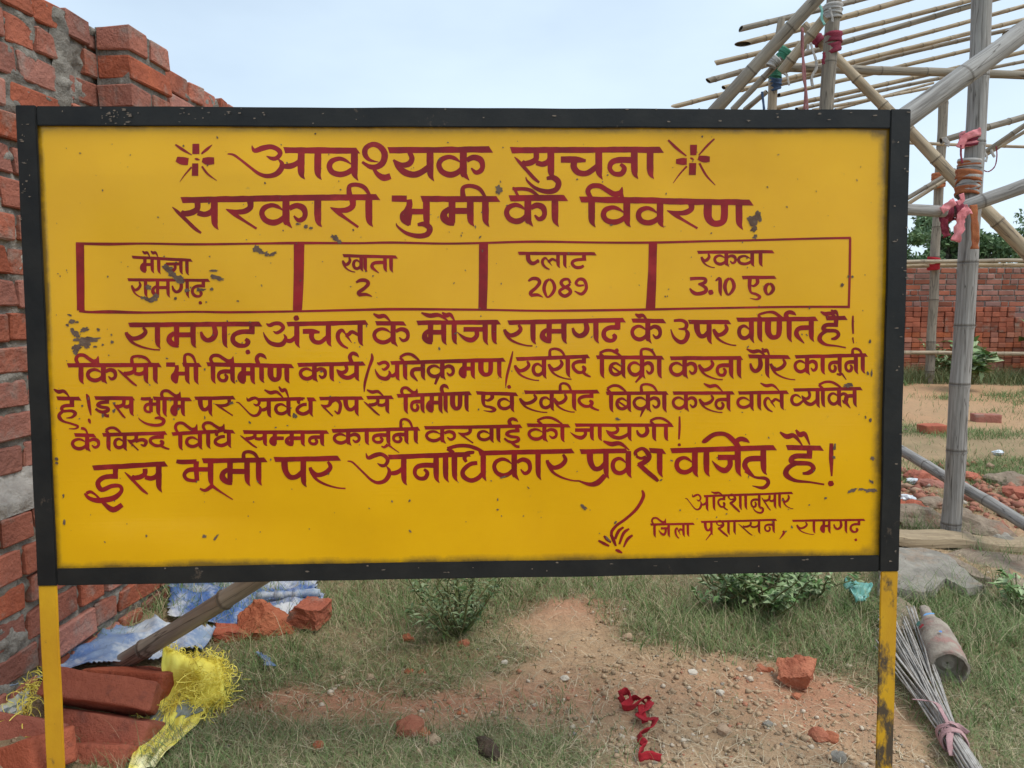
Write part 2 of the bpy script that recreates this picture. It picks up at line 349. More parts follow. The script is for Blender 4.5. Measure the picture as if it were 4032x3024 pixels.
# brushed-on horizontal strokes plus edge grime
t = m.node_tree; b = t.nodes['Principled BSDF']; l = t.links.new
for n in t.nodes:
    if n.type == 'BUMP':
        tc = N(t, 'ShaderNodeTexCoord'); mp = N(t, 'ShaderNodeMapping', ins={'Scale': (3, 3, 150)}); nn = N(t, 'ShaderNodeTexNoise', ins={'Scale': 2.0, 'Detail': 5.0})
        l(tc.outputs['Object'], mp.inputs[0]); l(mp.outputs[0], nn.inputs['Vector']); l(nn.outputs['Fac'], n.inputs['Height'])
colsrc = b.inputs['Base Color'].links[0].from_socket
ga_ = N(t, 'ShaderNodeAttribute', attribute_name='grime'); gn = N(t, 'ShaderNodeTexNoise', ins={'Scale': 14.0, 'Detail': 8.0, 'Roughness': .75})
ma = N(t, 'ShaderNodeMath', operation='MULTIPLY'); mr = N(t, 'ShaderNodeMapRange', ins={'From Min': .18, 'From Max': .55, 'To Max': .8})
tcc = N(t, 'ShaderNodeTexCoord'); l(tcc.outputs['Object'], gn.inputs['Vector']); l(ga_.outputs['Fac'], ma.inputs[0]); l(gn.outputs['Fac'], ma.inputs[1]); l(ma.outputs[0], mr.inputs['Value'])
mxg = N(t, 'ShaderNodeMixRGB', ins={'Color2': (.11, .07, .025, 1)}); l(mr.outputs[0], mxg.inputs['Fac']); l(colsrc, mxg.inputs['Color1']); l(mxg.outputs[0], b.inputs['Base Color'])
M['yellow'] = m
FW = .041; NU, NV = 220, 110
vs = []; fs = []; gr_ = []
for j in range(NV + 1):
    for i in range(NU + 1):
        u = -SW / 2 + .02 + (SW - .04) * i / NU; v = -SH / 2 + .02 + (SH - .04) * j / NV
        vs.append((u, .006 - buckle(u, v), v)); e = min(SW / 2 - FW - abs(u), v + SH / 2 - FW, (SH / 2 - FW - v))
        gr_.append(max(0, min(1, 1.0 - e / (.030 if u > SW / 2 - .08 else .011))) * (.55 + .9 * max(0, .3 + noise.noise(Vector((u * 4, v * 4, 31))))) + .21)
for j in range(NV):
    for i in range(NU):
        a = j * (NU + 1) + i; fs.append((a, a + 1, a + NU + 2, a + NU + 1))
pan = slink('panel', vs, fs, M['yellow'], True)
ca = pan.data.attributes.new('grime', 'FLOAT', 'POINT'); ca.data.foreach_set('value', gr_)
sol = pan.modifiers.new('s', 'SOLIDIFY'); sol.thickness = .0012; sol.offset = -1
M['black'] = mat('black_frame_paint', (.009, .010, .011), (.018, .018, .017), 12, .5, .8, 40, .28, c3=(.13, .095, .07), s3=14, t3=(.64, .72), stretch=(1, 1, 1), bdist=.001)
M['legpaint'] = mat('chipped_yellow_paint', (.66, .37, .012), (.56, .29, .012), 9, .45, .4, 60, .4, c3=(.10, .065, .035), s3=13, t3=(.60, .68), stretch=(1, 1, .7), bdist=.002)
M['legpaint2'] = mat('worn_yellow_paint', (.62, .35, .012), (.50, .26, .012), 9, .5, .5, 60, .4, c3=(.075, .055, .035), s3=8, t3=(.51, .58), stretch=(1, 1, .5), bdist=.002)
def bar(name, u0, u1, v0, v1, y0, y1, m, b=.0016, seg=24):
    bm = bmesh.new(); bmesh.ops.create_cube(bm, size=1)
    for v in bm.verts: v.co = Vector((u0 + (v.co.x + .5) * (u1 - u0), y0 + (v.co.y + .5) * (y1 - y0), v0 + (v.co.z + .5) * (v1 - v0)))
    ax = 0 if (u1 - u0) > (v1 - v0) else 2
    bmesh.ops.subdivide_edges(bm, edges=[e for e in bm.edges if abs((e.verts[0].co - e.verts[1].co)[ax]) > .1], cuts=seg)
    bmesh.ops.bevel(bm, geom=[e for e in bm.edges if e.calc_face_angle(0) > .5], offset=b, segments=2, affect='EDGES')
    for v in bm.verts:
        k = v.co[ax]; v.co.y += .0016 * noise.noise(Vector((k * 5, u0 * 9, v0 * 9))); v.co[2 - ax] += .0012 * noise.noise(Vector((k * 7, 4, u0 + v0)))
    for v in bm.verts: v.co = SM @ v.co
    me = bpy.data.meshes.new(name); bm.to_mesh(me); bm.free(); return link(name, me, m, sign)
h, w = SH / 2, SW / 2
bar('frame_post', -w, -w + FW, -h, h, -.004, .003, M['black']); bar('frame_post', w - FW - .003, w, -h, h, -.004, .003, M['black'])
bar('flange', -w + .0008, -w + .0045, -h, h - .001, .0035, .034, M['black']); bar('flange', w - .0045, w - .0008, -h, h - .001, .0035, .034, M['black'])
bar('frame_rail', -w + FW + .0005, w - FW - .0035, h - FW, h - .001, -.002, .0035, M['black'], seg=60)
bar('frame_rail', -w + FW + .0005, w - FW - .0035, -h, -h + .037, -.002, .0035, M['black'], seg=60)
bar('leg', -w + .0005, -w + FW - .0015, -1.05, -h - .0005, -.002, .003, M['legpaint'])['label'] = 'yellow leg with a few paint chips'
bar('leg', w - FW + .001, w - .001, -1.05, -h - .0005, -.002, .003, M['legpaint2'])['label'] = 'yellow leg with heavily worn dark patches'
bar('leg_flange', -w + .0012, -w + .0048, -1.05, -h - .0006, .0035, .033, M['legpaint']); bar('leg_flange', w - .0053, w - .0017, -1.05, -h - .0006, .0035, .033, M['legpaint2'])

# ---- hand-painted lettering.  Each glyph: (xl, xr, yhead, ybase, pen, strokes, has_stem)
def P_(s): return [[tuple(float(c) for c in p.split(',')) for p in st.split()] for st in s.split('|')]
G = {
 'aL': (705, 1508, 195, 515, 72, '968,145,10 1000,200,45 1090,172,60 1180,158,50 1255,190,50 1278,235,50 1240,282,45 1185,285,40 1130,258,8|1262,295,14 1300,340,45 1292,400,60 1235,458,55 1140,478,45 1050,450,35 960,385,28 850,300,25 770,245,25 705,235,14|1290,370,40 1380,370,60 1450,345,55 1510,290,40', 1),
 'a': (375, 742, 215, 478, 58, '408,205,12 445,225,42 500,205,45 560,208,45 595,250,42 565,290,40 520,310,35 485,290,8|600,325,12 622,370,40 590,430,55 530,445,52 450,420,45 400,360,30 375,300,8|610,385,35 660,402,48 700,385,48 740,340,38', 1),
 'v': (1785, 2085, 195, 540, 72, '2055,358,8 1990,310,34 1920,290,45 1840,320,56 1815,385,58 1850,450,58 1930,475,58 2010,455,56 2075,405,50', 1),
 'vh': (1785, 2085, 195, 540, 72, '2055,358,8 1990,310,34 1920,290,45 1840,320,56 1815,385,58 1850,450,58 1930,475,58 2010,455,56 2100,395,40', 0),
 'b': (1785, 2085, 195, 540, 72, '2055,358,8 1990,310,34 1920,290,45 1840,320,56 1815,385,58 1850,450,58 1930,475,58 2010,455,56 2075,405,50|1850,345,30 1950,400,34 2040,450,34', 1),
 'k': (1155, 1685, 190, 535, 72, '1420,335,8 1360,290,38 1290,272,46 1212,302,55 1182,365,55 1218,438,58 1300,472,62 1380,450,58 1445,390,50|1485,310,50 1560,277,58 1635,302,64 1660,370,52 1640,425,52 1585,445,45 1535,395,16|1450,190,72 1450,440,72 1470,480,50 1515,535,5', 0),
 'shL': (330, 660, 190, 535, 72, '525,322,6 430,300,34 378,240,55 385,165,56 460,122,54 540,150,60 590,230,68 572,325,66 510,375,60 430,375,46 345,322,26|470,400,30 520,465,52 585,500,68 655,480,60', 0),
 'sh': (385, 572, 135, 365, 42, '395,182,26 392,150,28 438,122,26 475,148,34 492,195,40 455,238,40 408,258,26|412,250,34 480,320,36 530,365,34 562,398,20|395,185,20 430,205,22 470,190,22', 1),
 'y': (680, 1085, 190, 540, 72, '862,215,50 888,290,55 850,350,60 770,358,48 690,300,12|685,300,15 740,385,55 820,450,68 920,470,64 1010,430,64 1075,370,50', 1),
 's': (100, 555, 735, 1050, 72, '372,765,60 368,830,60 310,868,62 235,878,58 200,850,25|97,808,8 160,865,36 250,950,38 340,1035,38 410,1085,22|372,870,55 450,888,58 520,862,58 550,810,50', 1),
 'r': (680, 985, 735, 1070, 72, '955,765,66 955,830,60 890,873,58 800,878,44 682,848,8|690,855,12 780,908,42 880,975,30 1025,1068,25', 0),
 'rv': (875, 1130, 300, 630, 66, '1075,335,30 1105,400,52 1050,465,58 960,490,52 895,440,50 882,400,36|895,450,50 950,540,36 1050,600,28 1180,638,20 1270,645,20', 0),
 'n': (1070, 1325, 165, 450, 62, '1325,268,58 1180,265,55 1105,290,50 1088,350,42 1130,398,42 1200,398,48 1228,345,44 1190,305,28', 1),
 'c': (610, 980, 168, 480, 62, '612,272,58 760,272,58 855,285,26|745,285,58 738,350,60 780,408,54 860,418,52 930,372,50 975,325,40', 1),
 'bh': (690, 1040, 722, 1010, 72, '668,720,66 830,722,68|855,728,56 858,790,66 830,850,66 790,890,66 800,945,66 855,1000,26|850,850,90 860,1000,20|840,855,62 1035,855,60', 1),
 'bhv': (1340, 1715, 330, 640, 62, '1338,330,40 1400,340,52 1560,335,52|1558,330,60 1555,400,58 1565,570,50|1560,430,52 1470,440,50 1425,495,42 1460,555,40 1560,570,36|1560,430,50 1715,430,50', 1),
 'm': (1205, 1525, 722, 1020, 72, '1325,722,75 1325,980,66|1300,830,60 1245,868,66 1238,925,80 1290,975,66 1350,1000,24|1330,850,66 1520,850,66', 1),
 'mh': (1205, 1525, 722, 1020, 72, '1325,722,75 1325,980,66|1300,830,60 1245,868,66 1238,925,80 1290,975,66 1350,1000,24|1330,850,66 1560,850,60', 0),
 'N': (1415, 1755, 205, 490, 62, '1458,205,76 1455,350,74 1490,415,62 1540,432,58 1598,410,60 1615,340,66 1615,205,66', 1),
 'g': (1605, 1875, 215, 465, 58, '1755,215,44 1775,300,60 1750,358,60 1690,382,50 1640,350,46 1618,292,26', 1),
 'D': (1950, 2215, 210, 480, 58, '2185,210,62 2185,320,60|2210,298,55 2070,298,52 1985,335,50 1975,400,54 2030,448,52 2110,452,42 2142,410,54 2112,378,36', 0),
 'd': (1805, 1960, 570, 835, 50, '1935,570,48 1935,655,46|1955,632,44 1870,634,42 1822,665,38 1825,720,38 1870,768,38 1925,765,34 1940,720,46 1915,690,26|1910,750,40 1955,800,30 2008,828,20', 0),
 'l': (1160, 1425, 200, 440, 56, '1272,318,12 1230,275,38 1188,312,46 1192,375,42 1235,430,34 1295,462,18|1262,315,20 1300,318,42 1340,292,40 1415,330,30|1275,325,34 1335,405,6', 1),
 'j': (560, 865, 190, 450, 56, '625,270,50 860,270,50|770,290,50 772,345,48 720,393,54 650,380,46 590,335,24 555,300,5', 1),
 'p': (545, 810, 310, 630, 66, '595,310,82 605,430,72 655,508,60 730,508,58 800,450,58', 1),
 'ph': (470, 630, 212, 375, 40, '495,212,50 505,290,46 555,325,40 615,285,30|540,322,30 620,300,30', 0),
 'u_': (655, 790, 128, 285, 38, '680,120,20 740,118,26 775,140,28 765,175,26 715,178,10|770,185,20 785,215,34 765,260,34 725,270,32 680,235,22 658,180,8', 0),
 't': (880, 1025, 212, 370, 36, '1020,272,34 930,275,34 898,298,32 905,330,32 965,380,8', 1),
 'T': (960, 1135, 212, 375, 40, '1110,212,44 1110,285,42|1135,272,36 1015,285,36 980,320,36 1015,362,36 1070,365,36 1108,345,30', 0),
 'h': (1520, 1740, 125, 345, 43, '1695,125,42 1695,212,36|1705,192,38 1600,192,38 1565,222,40 1590,247,36 1690,252,32 1722,290,34 1690,325,32 1645,332,18|1610,245,30 1545,285,36 1528,340,42 1590,388,26 1700,402,16 1800,420,14', 0),
 'h2': (60, 250, 190, 400, 48, '205,190,50 205,272,46|230,265,38 130,270,38 98,300,38 120,325,20|110,330,30 200,325,32 240,355,40 205,395,26 145,403,8|120,320,34 75,365,38 80,405,42 120,440,26 200,465,24 268,495,26 240,520,18 175,520,10', 0),
 'i': (440, 610, 190, 470, 48, '580,190,50 580,265,46|605,252,38 510,262,38 475,300,38 520,332,36 585,345,36 590,385,42 540,410,36 490,395,32 450,355,24|520,410,28 570,465,34 605,470,34', 0),
 'iL': (380, 745, 380, 640, 62, '678,380,60 675,490,50|705,472,55 560,480,52 488,535,52 530,605,50 640,568,46 725,570,40 742,620,42 660,688,58 500,712,58 400,690,40 345,640,20|365,640,36 410,625,34 470,660,22 540,730,34 650,805,60 752,755,50', 0),
 'dh': (585, 835, 245, 600, 60, '738,236,26 665,248,44 628,300,48 650,345,30|770,356,44 690,370,48 612,440,50 622,508,52 700,548,52 780,520,52 835,460,46', 1),
 'e_': (790, 975, 130, 390, 48, '835,130,52 830,240,44 852,308,30 920,328,34 975,362,38 930,390,24 835,376,8|930,130,40 942,190,44 890,232,30 845,218,14', 0),
 'hook': (1080, 1225, 250, 340, 46, '1080,278,34 1160,257,40 1212,280,40 1192,325,32 1145,312,14', 0),
 'M': (0, 100, 0, 100, 46, '0,10,14 30,40,40 65,35,34 100,100,10', 0),
 'I': (185, 435, 550, 700, 72, '212,700,60 205,600,46 250,572,42 320,578,46 380,612,44 435,700,28', 0),
 'A': (1860, 2085, 525, 620, 50, '1860,575,24 1885,600,34 1900,620,30|1862,572,30 1920,540,34 1980,540,34 2030,570,34 2085,620,16', 0),
 'L': (265, 650, 50, 205, 62, '330,205,34 285,130,46 320,78,46 400,75,46 470,115,46 540,152,50 600,140,50 618,85,8|600,130,46 625,205,30', 0),
 'R': (290, 412, 525, 660, 50, '330,660,42 302,585,44 335,545,40 380,558,36 412,590,5', 0),
 'U': (272, 610, 425, 590, 62, '475,445,28 540,438,50 590,485,54 565,552,50 480,572,45 370,540,34 290,470,20 272,428,6', 0),
 'uu': (1600, 1965, 590, 750, 62, '1600,630,20 1660,650,36 1735,600,50|1735,600,40 1820,660,24 1965,750,12', 0),
 '2': (495, 660, 475, 695, 40, '500,515,22 545,487,38 600,492,40 622,530,40 585,585,38 525,640,40 535,672,34|525,672,36 600,665,34 660,692,8', 0),
 '0': (650, 808, 480, 695, 40, '730,497,24 690,530,38 672,595,40 690,660,30 715,685,22 760,650,34 788,590,38 768,525,34 730,497,24', 0),
 '8': (830, 980, 475, 695, 40, '960,540,30 940,497,30 890,497,34 860,530,36 885,570,36 945,600,40 960,640,40 905,678,40 855,655,38 850,615,34 920,575,34 960,545,28', 0),
 '9': (1005, 1150, 475, 695, 40, '1110,560,20 1050,565,26 1022,535,34 1055,495,34 1105,500,38 1132,550,36 1130,610,36 1080,660,36 1005,625,12', 0),
 '3': (525, 695, 405, 585, 36, '530,425,34 600,420,30 672,425,30 670,460,36 610,478,20|610,470,20 678,510,34 672,550,38 600,568,36 555,550,34 528,515,14', 0),
 '1': (765, 830, 405, 590, 36, '770,445,14 812,425,34 815,540,34 826,590,5', 0),
}
for k_ in list(G): G[k_] = (*G[k_][:5], P_(G[k_][5]), G[k_][6])
ZN = {'A': (640, 520, 2.765), 'B': (1300, 520, 2.765), 'C': (1960, 520, 2.4578), 'D': (2200, 700, 2.4578), 'E': (260, 920, 2.4578), 'F': (1100, 920, 2.4578), 'G': (1900, 920, 2.765), 'H': (2500, 920, 2.4043),
      'I': (200, 1200, 2.765), 'J': (900, 1200, 2.765), 'K': (1600, 1200, 2.765), 'L': (2300, 1200, 1.9069), 'M': (200, 1500, 2.765), 'N': (900, 1500, 2.765), 'O': (1600, 1500, 2.765), 'P': (2300, 1500, 1.9069),
      'Q': (200, 1700, 2.765), 'R': (900, 1700, 2.765), 'S': (1600, 1700, 2.765), 'T': (2300, 1700, 1.9069), 'U': (2300, 1900, 1.9069), 'X': (0, 0, 1)}
LV, LF = [], []; SN = [0]
def quadstrip(pts):                      # pts: list of (left, right) src px
    SN[0] += 1; off = .00012 + (SN[0] % 45) * .000011; b0 = len(LV)
    for k, (a, b) in enumerate(pts):
        for q in (a, b):
            u, v = s2l(*q); LV.append((u, .006 - buckle(u, v) - off - k * 8e-7, v))
    for k in range(len(pts) - 1): i = b0 + 2 * k; LF.append((i, i + 1, i + 3, i + 2))
def stroke(zn, pts):
    ox, oy, s = ZN[zn]; p = [(ox + x / s, oy + y / s, w / s) for x, y, w in pts]
    q = [p[0]] + p + [p[-1]]; out = []
    for i in range(1, len(q) - 2):
        a, b, c, d = q[i - 1:i + 3]; n = 2 if len(p) == 2 else 5
        n = max(n, int(math.dist(b[:2], c[:2]) / 40))
        for k in range(n):
            t = k / n; out.append(tuple(.5 * (2 * b[m] + (c[m] - a[m]) * t + (2 * a[m] - 5 * b[m] + 4 * c[m] - d[m]) * t * t + (3 * b[m] - a[m] - 3 * c[m] + d[m]) * t ** 3) for m in range(3)))
    out.append(p[-1]); L2 = []
    # rounded brush starts where the stroke end is wide
    for k, (x, y, w) in enumerate(out):
        a = out[max(0, k - 1)]; b = out[min(len(out) - 1, k + 1)]; dx, dy = b[0] - a[0], b[1] - a[1]; l_ = math.hypot(dx, dy) or 1
        w = max(1.2, w * 1.07 * (1 + .06 * noise.noise(Vector((x * .06, y * .06, 1))))) / 2; nx, ny = -dy / l_ * w, dx / l_ * w; L2.append(((x + nx, y + ny), (x - nx, y - ny)))
    quadstrip(L2)
def headline(zn, x0, y0, x1, y1, pen):
    ox, oy, s = ZN[zn]; x0, x1 = ox + x0 / s, ox + x1 / s; y0, y1 = oy + y0 / s, oy + y1 / s; w = pen / s * .94
    n = max(4, int((x1 - x0) / 22)); o = []
    for k in range(n + 1):
        t = k / n; x = x0 + (x1 - x0) * t; y = y0 + (y1 - y0) * t + .07 * w * noise.noise(Vector((x * .02, y0, 3))); ww = w * (1 + .13 * noise.noise(Vector((x * .03, y0, 8))))
        xt = x; xb = x + (.35 * w if k == 0 else 0)
        if k == n: xt = x - .7 * w
        o.append(((xt, y - ww / 2), (xb, y + ww / 2)))
    if len(o) > 2 and o[-2][0][0] > o[-1][0][0]: o[-2] = ((o[-1][0][0] - 2, o[-2][0][1]), (o[-1][0][0] - 2, o[-2][1][1]))
    quadstrip(o)
def word(zn, pen, hd, H, items, head=True, ex=()):
    x0, y0, x1, y1 = hd
    if head: headline(zn, x0, y0, x1, y1, pen)
    for it in items.split(';'):
        f = it.split(); g = f[0]; v = [float(c) for c in f[1:]]
        def hy(x): return y0 + (y1 - y0) * (x - x0) / (x1 - x0)
        if g == 'V': stem(zn, v[0], hy(v[0]), H, pen); continue
        if g == 's' and len(v) > 4: stroke(zn, [tuple(v[i:i + 3]) for i in range(0, len(v), 3)]); continue
        xl, xr, yh, yb, pr, sts, st = G[g]
        if len(v) == 4: ya, yz = v[2], v[3]
        else: ya = hy((v[0] + v[1]) / 2); yz = ya + H
        for S in sts:
            stroke(zn, [(v[0] + (x - xl) / (xr - xl) * (v[1] - v[0]), ya + (y - yh) / (yb - yh) * (yz - ya), w * pen / pr) for x, y, w in S])
        if st: stem(zn, v[1], ya, H, pen)
def stem(zn, x, y, H, pen):
    j = noise.noise(Vector((x * .1, y * .1, 0))) * .05
    stroke(zn, [(x, y, pen * .98), (x + j * pen, y + H * .45, pen * 1.0), (x + .04 * pen, y + H * .74, pen * .92), (x + .22 * pen, y + H * .88, pen * .58), (x + .62 * pen, y + H * (1.0 + j), pen * .06)])
def dot(zn, x, y, r): stroke(zn, [(x - r * .7, y - r * .5, r * .7), (x, y, r * 1.7), (x + r * .8, y + r * .35, r * .5)])
# line 1
word('A', 72, (1310, 195, 2150, 197), 325, 'aL 705 1508;V 1688;v 1785 2085')
word('B', 72, (620, 192, 1775, 180), 335, 'shL 330 660;y 680 1085;k 1155 1685')
word('C', 62, (118, 168, 1615, 165), 285, 's 165 515;U 272 610 425 590;c 610 980;n 1070 1325;V 1480')
for z, S in (('A', '130,130,16 210,185,30 312,245,8|535,132,4 480,180,30 418,232,18|355,122,70 357,235,72|145,290,50 200,308,80 275,318,72|352,338,64 350,475,66|560,310,70 480,312,80 428,300,40|345,285,10 370,292,24 402,300,6|182,540,4 240,460,14 312,378,18|425,370,20 490,455,22 590,528,6'),
             ('C', '1655,70,18 1740,150,26 1835,222,12|2105,58,14 2030,130,20 1955,215,10|1903,115,64 1903,215,56|1735,275,40 1790,275,62 1840,275,60|1898,290,64 1896,405,62|2062,255,50 2000,252,62 1950,238,36|1872,240,8 1890,248,20 1910,258,6|1708,485,6 1770,400,14 1842,320,18|1962,292,20 2030,410,20 2118,505,8')):
    for s_ in P_(S): stroke(z, s_)
# line 2
word('A', 72, (188, 738, 2370, 705), 325, 's 100 560;r 685 985;k 1055 1580;V 1692;r 1825 2095;V 2245;I 2010 2262 550 700')
word('B', 70, (980, 722, 1855, 722), 300, 'bh 690 1045;U 715 1105 985 1145;m 1205 1525;V 1690;I 1420 1700 555 720')
word('C', 62, (105, 635, 685, 633), 275, 'k 65 475;V 555;s 165 535 30 160 545 34 260 545 34 330 565 34 400 620 24;s 160 540 24 195 610 26')
word('D', 62, (200, 203, 1900, 233), 265, 'V 322;L 265 650 50 205;v 412 665;v 755 990;r 1055 1320;N 1415 1757')
# table text
word('E', 32, (612, 222, 1218, 256), 150, 'm 700 815;V 880;M 720 795 155 225;M 805 875 155 225;j 910 1100;V 1160')
word('E', 32, (568, 442, 1388, 450), 172, 'rv 610 705;V 748;m 805 970;g 1005 1160;D 1200 1335')
word('F', 34, (610, 212, 1145, 224), 150, 'rv 612 690;v 708 790;V 828;t 878 1020;V 1078;2 735 895 440 610'); 
word('G', 38, (385, 210, 1250, 215), 160, 'ph 470 630;l 637 825;V 898;T 960 1135;2 495 662 475 695;0 650 808 475 700;8 828 980 475 695;9 1005 1150 475 690')
word('H', 34, (598, 172, 1332, 168), 140, 'rv 640 722;k 755 975;v 978 1122;V 1200;3 525 695 405 585;1 768 832 405 590;0 845 965 405 585')
word('H', 34, (1022, 412, 1352, 412), 150, 'e_ 1070 1195 412 620;0 1230 1335 460 580'); dot('H', 728, 553, 30); dot('E', 1288, 668, 20)
# table lines
for zs, S in (('X', '292,957,9 420,959,11 560,957,8 760,961,9 1000,959,8 1180,957,10 1400,957,8 1540,954,9 1730,957,8 1895,955,8 2100,950,9 2350,953,8 2570,953,9 2780,948,8 2980,944,8 3200,939,8 3353,936,9'),
              ('X', '303,1222,12 340,1228,9 420,1227,13 560,1230,9 760,1227,8 900,1229,9 1155,1226,8 1400,1220,9 1570,1217,10 1885,1219,8 2100,1223,8 2300,1222,9 2551,1218,9 2800,1213,8 3100,1208,8 3344,1208,9'),
              ('X', '308,955,30 309,1222,28'), ('X', '1178,957,39 1176,1100,38 1171,1225,33'), ('X', '1904,955,34 1903,1100,33 1900,1218,31'), ('X', '2575,954,30 2572,1080,32 2565,1218,35'), ('X', '3350,937,9 3348,1080,9 3345,1213,8')):
    for s_ in P_(S): stroke(zs, s_)
# line 3
word('I', 56, (812, 218, 2302, 208), 262, 'rv 785 1030;V 1138;m 1240 1532;g 1605 1880;D 1950 2215'); dot('I', 2140, 515, 32)
word('J', 54, (628, 212, 1520, 192), 255, 'a 375 742;c 805 1085;l 1160 1428'); dot('J', 738, 145, 36)
word('J', 52, (1590, 200, 1935, 203), 255, 'k 1560 1970;M 1572 1765 85 190')
word('K', 54, (105, 195, 1032, 190), 245, 'm 175 405;V 520;M 160 460 75 180;M 388 528 70 180;j 558 858;V 955')
word('K', 54, (1100, 193, 2400, 165), 245, 'rv 1065 1265;V 1380;m 1460 1718;g 1800 2068;D 2138 2330')
word('L', 36, (360, 118, 625, 122), 172, 'k 355 590;M 390 482 62 115')
word('L', 36, (785, 128, 1115, 130), 168, 'u_ 655 790;p 830 945;rv 978 1090')
word('L', 36, (1150, 112, 1765, 105), 172, 'v 1162 1265;V 1328;s 1315 85 10 1330 70 18 1390 55 18 1440 60 24 1500 105 22;s 1315 80 14 1345 105 18;N 1370 1548;R 1515 1600 45 115;t 1588 1712')
word('L', 34, (1815, 102, 1985, 98), 165, 'h 1770 1930;M 1780 1905 45 105;M 1860 1915 30 95'); stroke('L', P_('2025,82,12 2024,150,16 2028,218,12')[0]); stroke('L', P_('2024,245,12 2032,290,8')[0])
# line 4
word('I', 50, (155, 660, 1185, 658), 205, 'V 305;L 240 510 530 660;k 360 690;s 700 1008;I 835 1075 545 660;V 1112')
word('I', 50, (1405, 655, 1628, 658), 212, 'bh 1245 1462;V 1560;I 1425 1565 520 660')
word('I', 50, (1675, 650, 2650, 668), 210, 'V 1750;L 1710 2000 535 655;n 1800 1968;m 2035 2190')
word('J', 50, (-260, 650, 715, 668), 190, 'V 355;R 290 412 525 665;N 430 632', False)
word('J', 48, (745, 655, 1490, 640), 190, 'k 765 1065;V 1118;y 1170 1390;R 1305 1415 510 640')
stroke('J', P_('1552,530,14 1558,590,34 1520,700,28 1480,850,28 1472,950,10')[0])
word('J', 46, (1755, 635, 3020, 598), 195, 'a 1590 1832;V 1918;A 1860 2085 525 620;t 1978 2112')
word('K', 46, (-180, 635, 1085, 598), 200, 'k 220 525;s 345 780 36 310 870 24;m 580 722;N 785 1012', False)
stroke('K', P_('1160,505,10 1140,600,26 1095,780,26 1082,890,10')[0])
word('K', 46, (1190, 592, 2005, 562), 225, 'rv 1180 1352;v 1370 1500;rv 1550 1712;V 1760;I 1548 1745 460 600;d 1805 1962')
word('L', 32, (90, 395, 612, 398), 160, 'V 137;A 118 290 335 392;b 190 298;k 332 530;V 572;I 425 548 320 400;s 440 530 26 392 585 12'); dot('L', 250, 343, 18)
word('L', 32, (650, 402, 1205, 400), 155, 'k 645 855;rv 868 985;n 1000 1112;V 1172')
word('L', 32, (1240, 388, 1562, 393), 165, 'g 1252 1385;M 1230 1382 325 395;M 1345 1405 318 390;rv 1410 1530')
word('L', 30, (1590, 392, 2142, 378), 140, 'k 1585 1762;V 1800;n 1845 1928;n 1968 2050;V 2102;I 2018 2102 320 390;s 1905 520 12 1930 525 20 1945 520 16 1978 565 6')
# line 5
word('M', 46, (42, 192, 312, 197), 210, 'h2 60 255;M 15 185 80 180'); stroke('M', P_('360,145,10 378,180,36 395,290,32 412,380,12')[0]); stroke('M', P_('385,415,14 395,440,30 405,470,10')[0])
word('M', 46, (445, 190, 892, 195), 195, 'i 450 610;s 645 850')
word('M', 44, (1085, 195, 1518, 205), 195, 'bhv 955 1145;U 930 1225 400 500;V 1215;L 1170 1405 95 205;m 1290 1415')
word('M', 44, (1540, 195, 2002, 185), 195, 'p 1580 1715;r 1768 1945')
word('N', 44, (320, 208, 812, 195), 195, 'aL 70 432;v 492 648;M 385 600 85 195;M 545 655 45 200;dh 728 888')
headline('N', 845, 200, 955, 203, 44)
word('N', 42, (980, 193, 1470, 188), 195, 'r 998 1115;hook 1085 1225;p 1240 1388')
word('N', 42, (1495, 185, 1797, 180), 175, 's 1468 1722;M 1500 1690 88 175')
word('N', 44, (1825, 165, 2650, 135), 200, 'V 1925;L 1870 2065 62 165;n 1980 2108')
word('O', 44, (-110, 165, 715, 135), 205, 'm 220 368;V 425;R 372 460 35 150;N 482 655', False)
word('O', 44, (755, 132, 1222, 147), 200, 'e_ 800 965;v 990 1150'); dot('O', 1120, 66, 26)
word('O', 44, (1280, 125, 2112, 118), 210, 'rv 1235 1430;v 1452 1585;rv 1608 1755;V 1828;I 1665 1808 8 140;d 1868 2048')
word('P', 30, (165, 95, 642, 92), 145, 'V 207;A 175 330 28 92;b 242 342;k 370 578;V 608;I 425 562 15 95;s 455 205 26 428 272 8')
word('P', 28, (670, 93, 1142, 92), 140, 'k 665 855;rv 872 985;n 990 1092;M 905 1052 12 85')
word('P', 28, (1165, 92, 1550, 86), 135, 'v 1152 1268;V 1325;l 1355 1495;M 1335 1480 10 80')
word('P', 28, (1580, 70, 2102, 58), 138, 'vh 1560 1650;y 1642 1762;V 1802;A 1770 1950 0 60;k 1838 1990;t 1962 2040')
# line 6
word('M', 44, (230, 592, 472, 602), 180, 'k 200 510;s 305 520 26 335 525 30 360 545 22 378 590 18')
word('M', 44, (530, 595, 1247, 572), 180, 'V 600;A 568 745 508 580;v 658 778;r 805 915;hook 895 1025 640 725;d 1045 1215')
word('M', 44, (1290, 585, 1812, 555), 185, 'V 1387;L 1320 1592 445 580;v 1440 1602;V 1692;L 1625 1892 445 560;dh 1755 1922')
headline('M', 1850, 555, 1995, 560, 44)
word('N', 44, (140, 562, 1092, 560), 155, 's 112 385;mh 445 580;m 610 800;n 865 1012')
word('N', 44, (1115, 548, 2087, 523), 165, 'k 1130 1432;V 1500;n 1560 1735;n 1782 1932;V 2035;I 1860 2008 400 540;uu 1660 1855 690 785')
word('O', 42, (190, 515, 1267, 495), 175, 'k 200 540;r 560 708;v 768 928;V 1002;i 1055 1240 495 720;R 1110 1218 400 500')
word('O', 42, (1310, 483, 1792, 490), 185, 'k 1320 1652;V 1702;A 1425 1705 390 475')
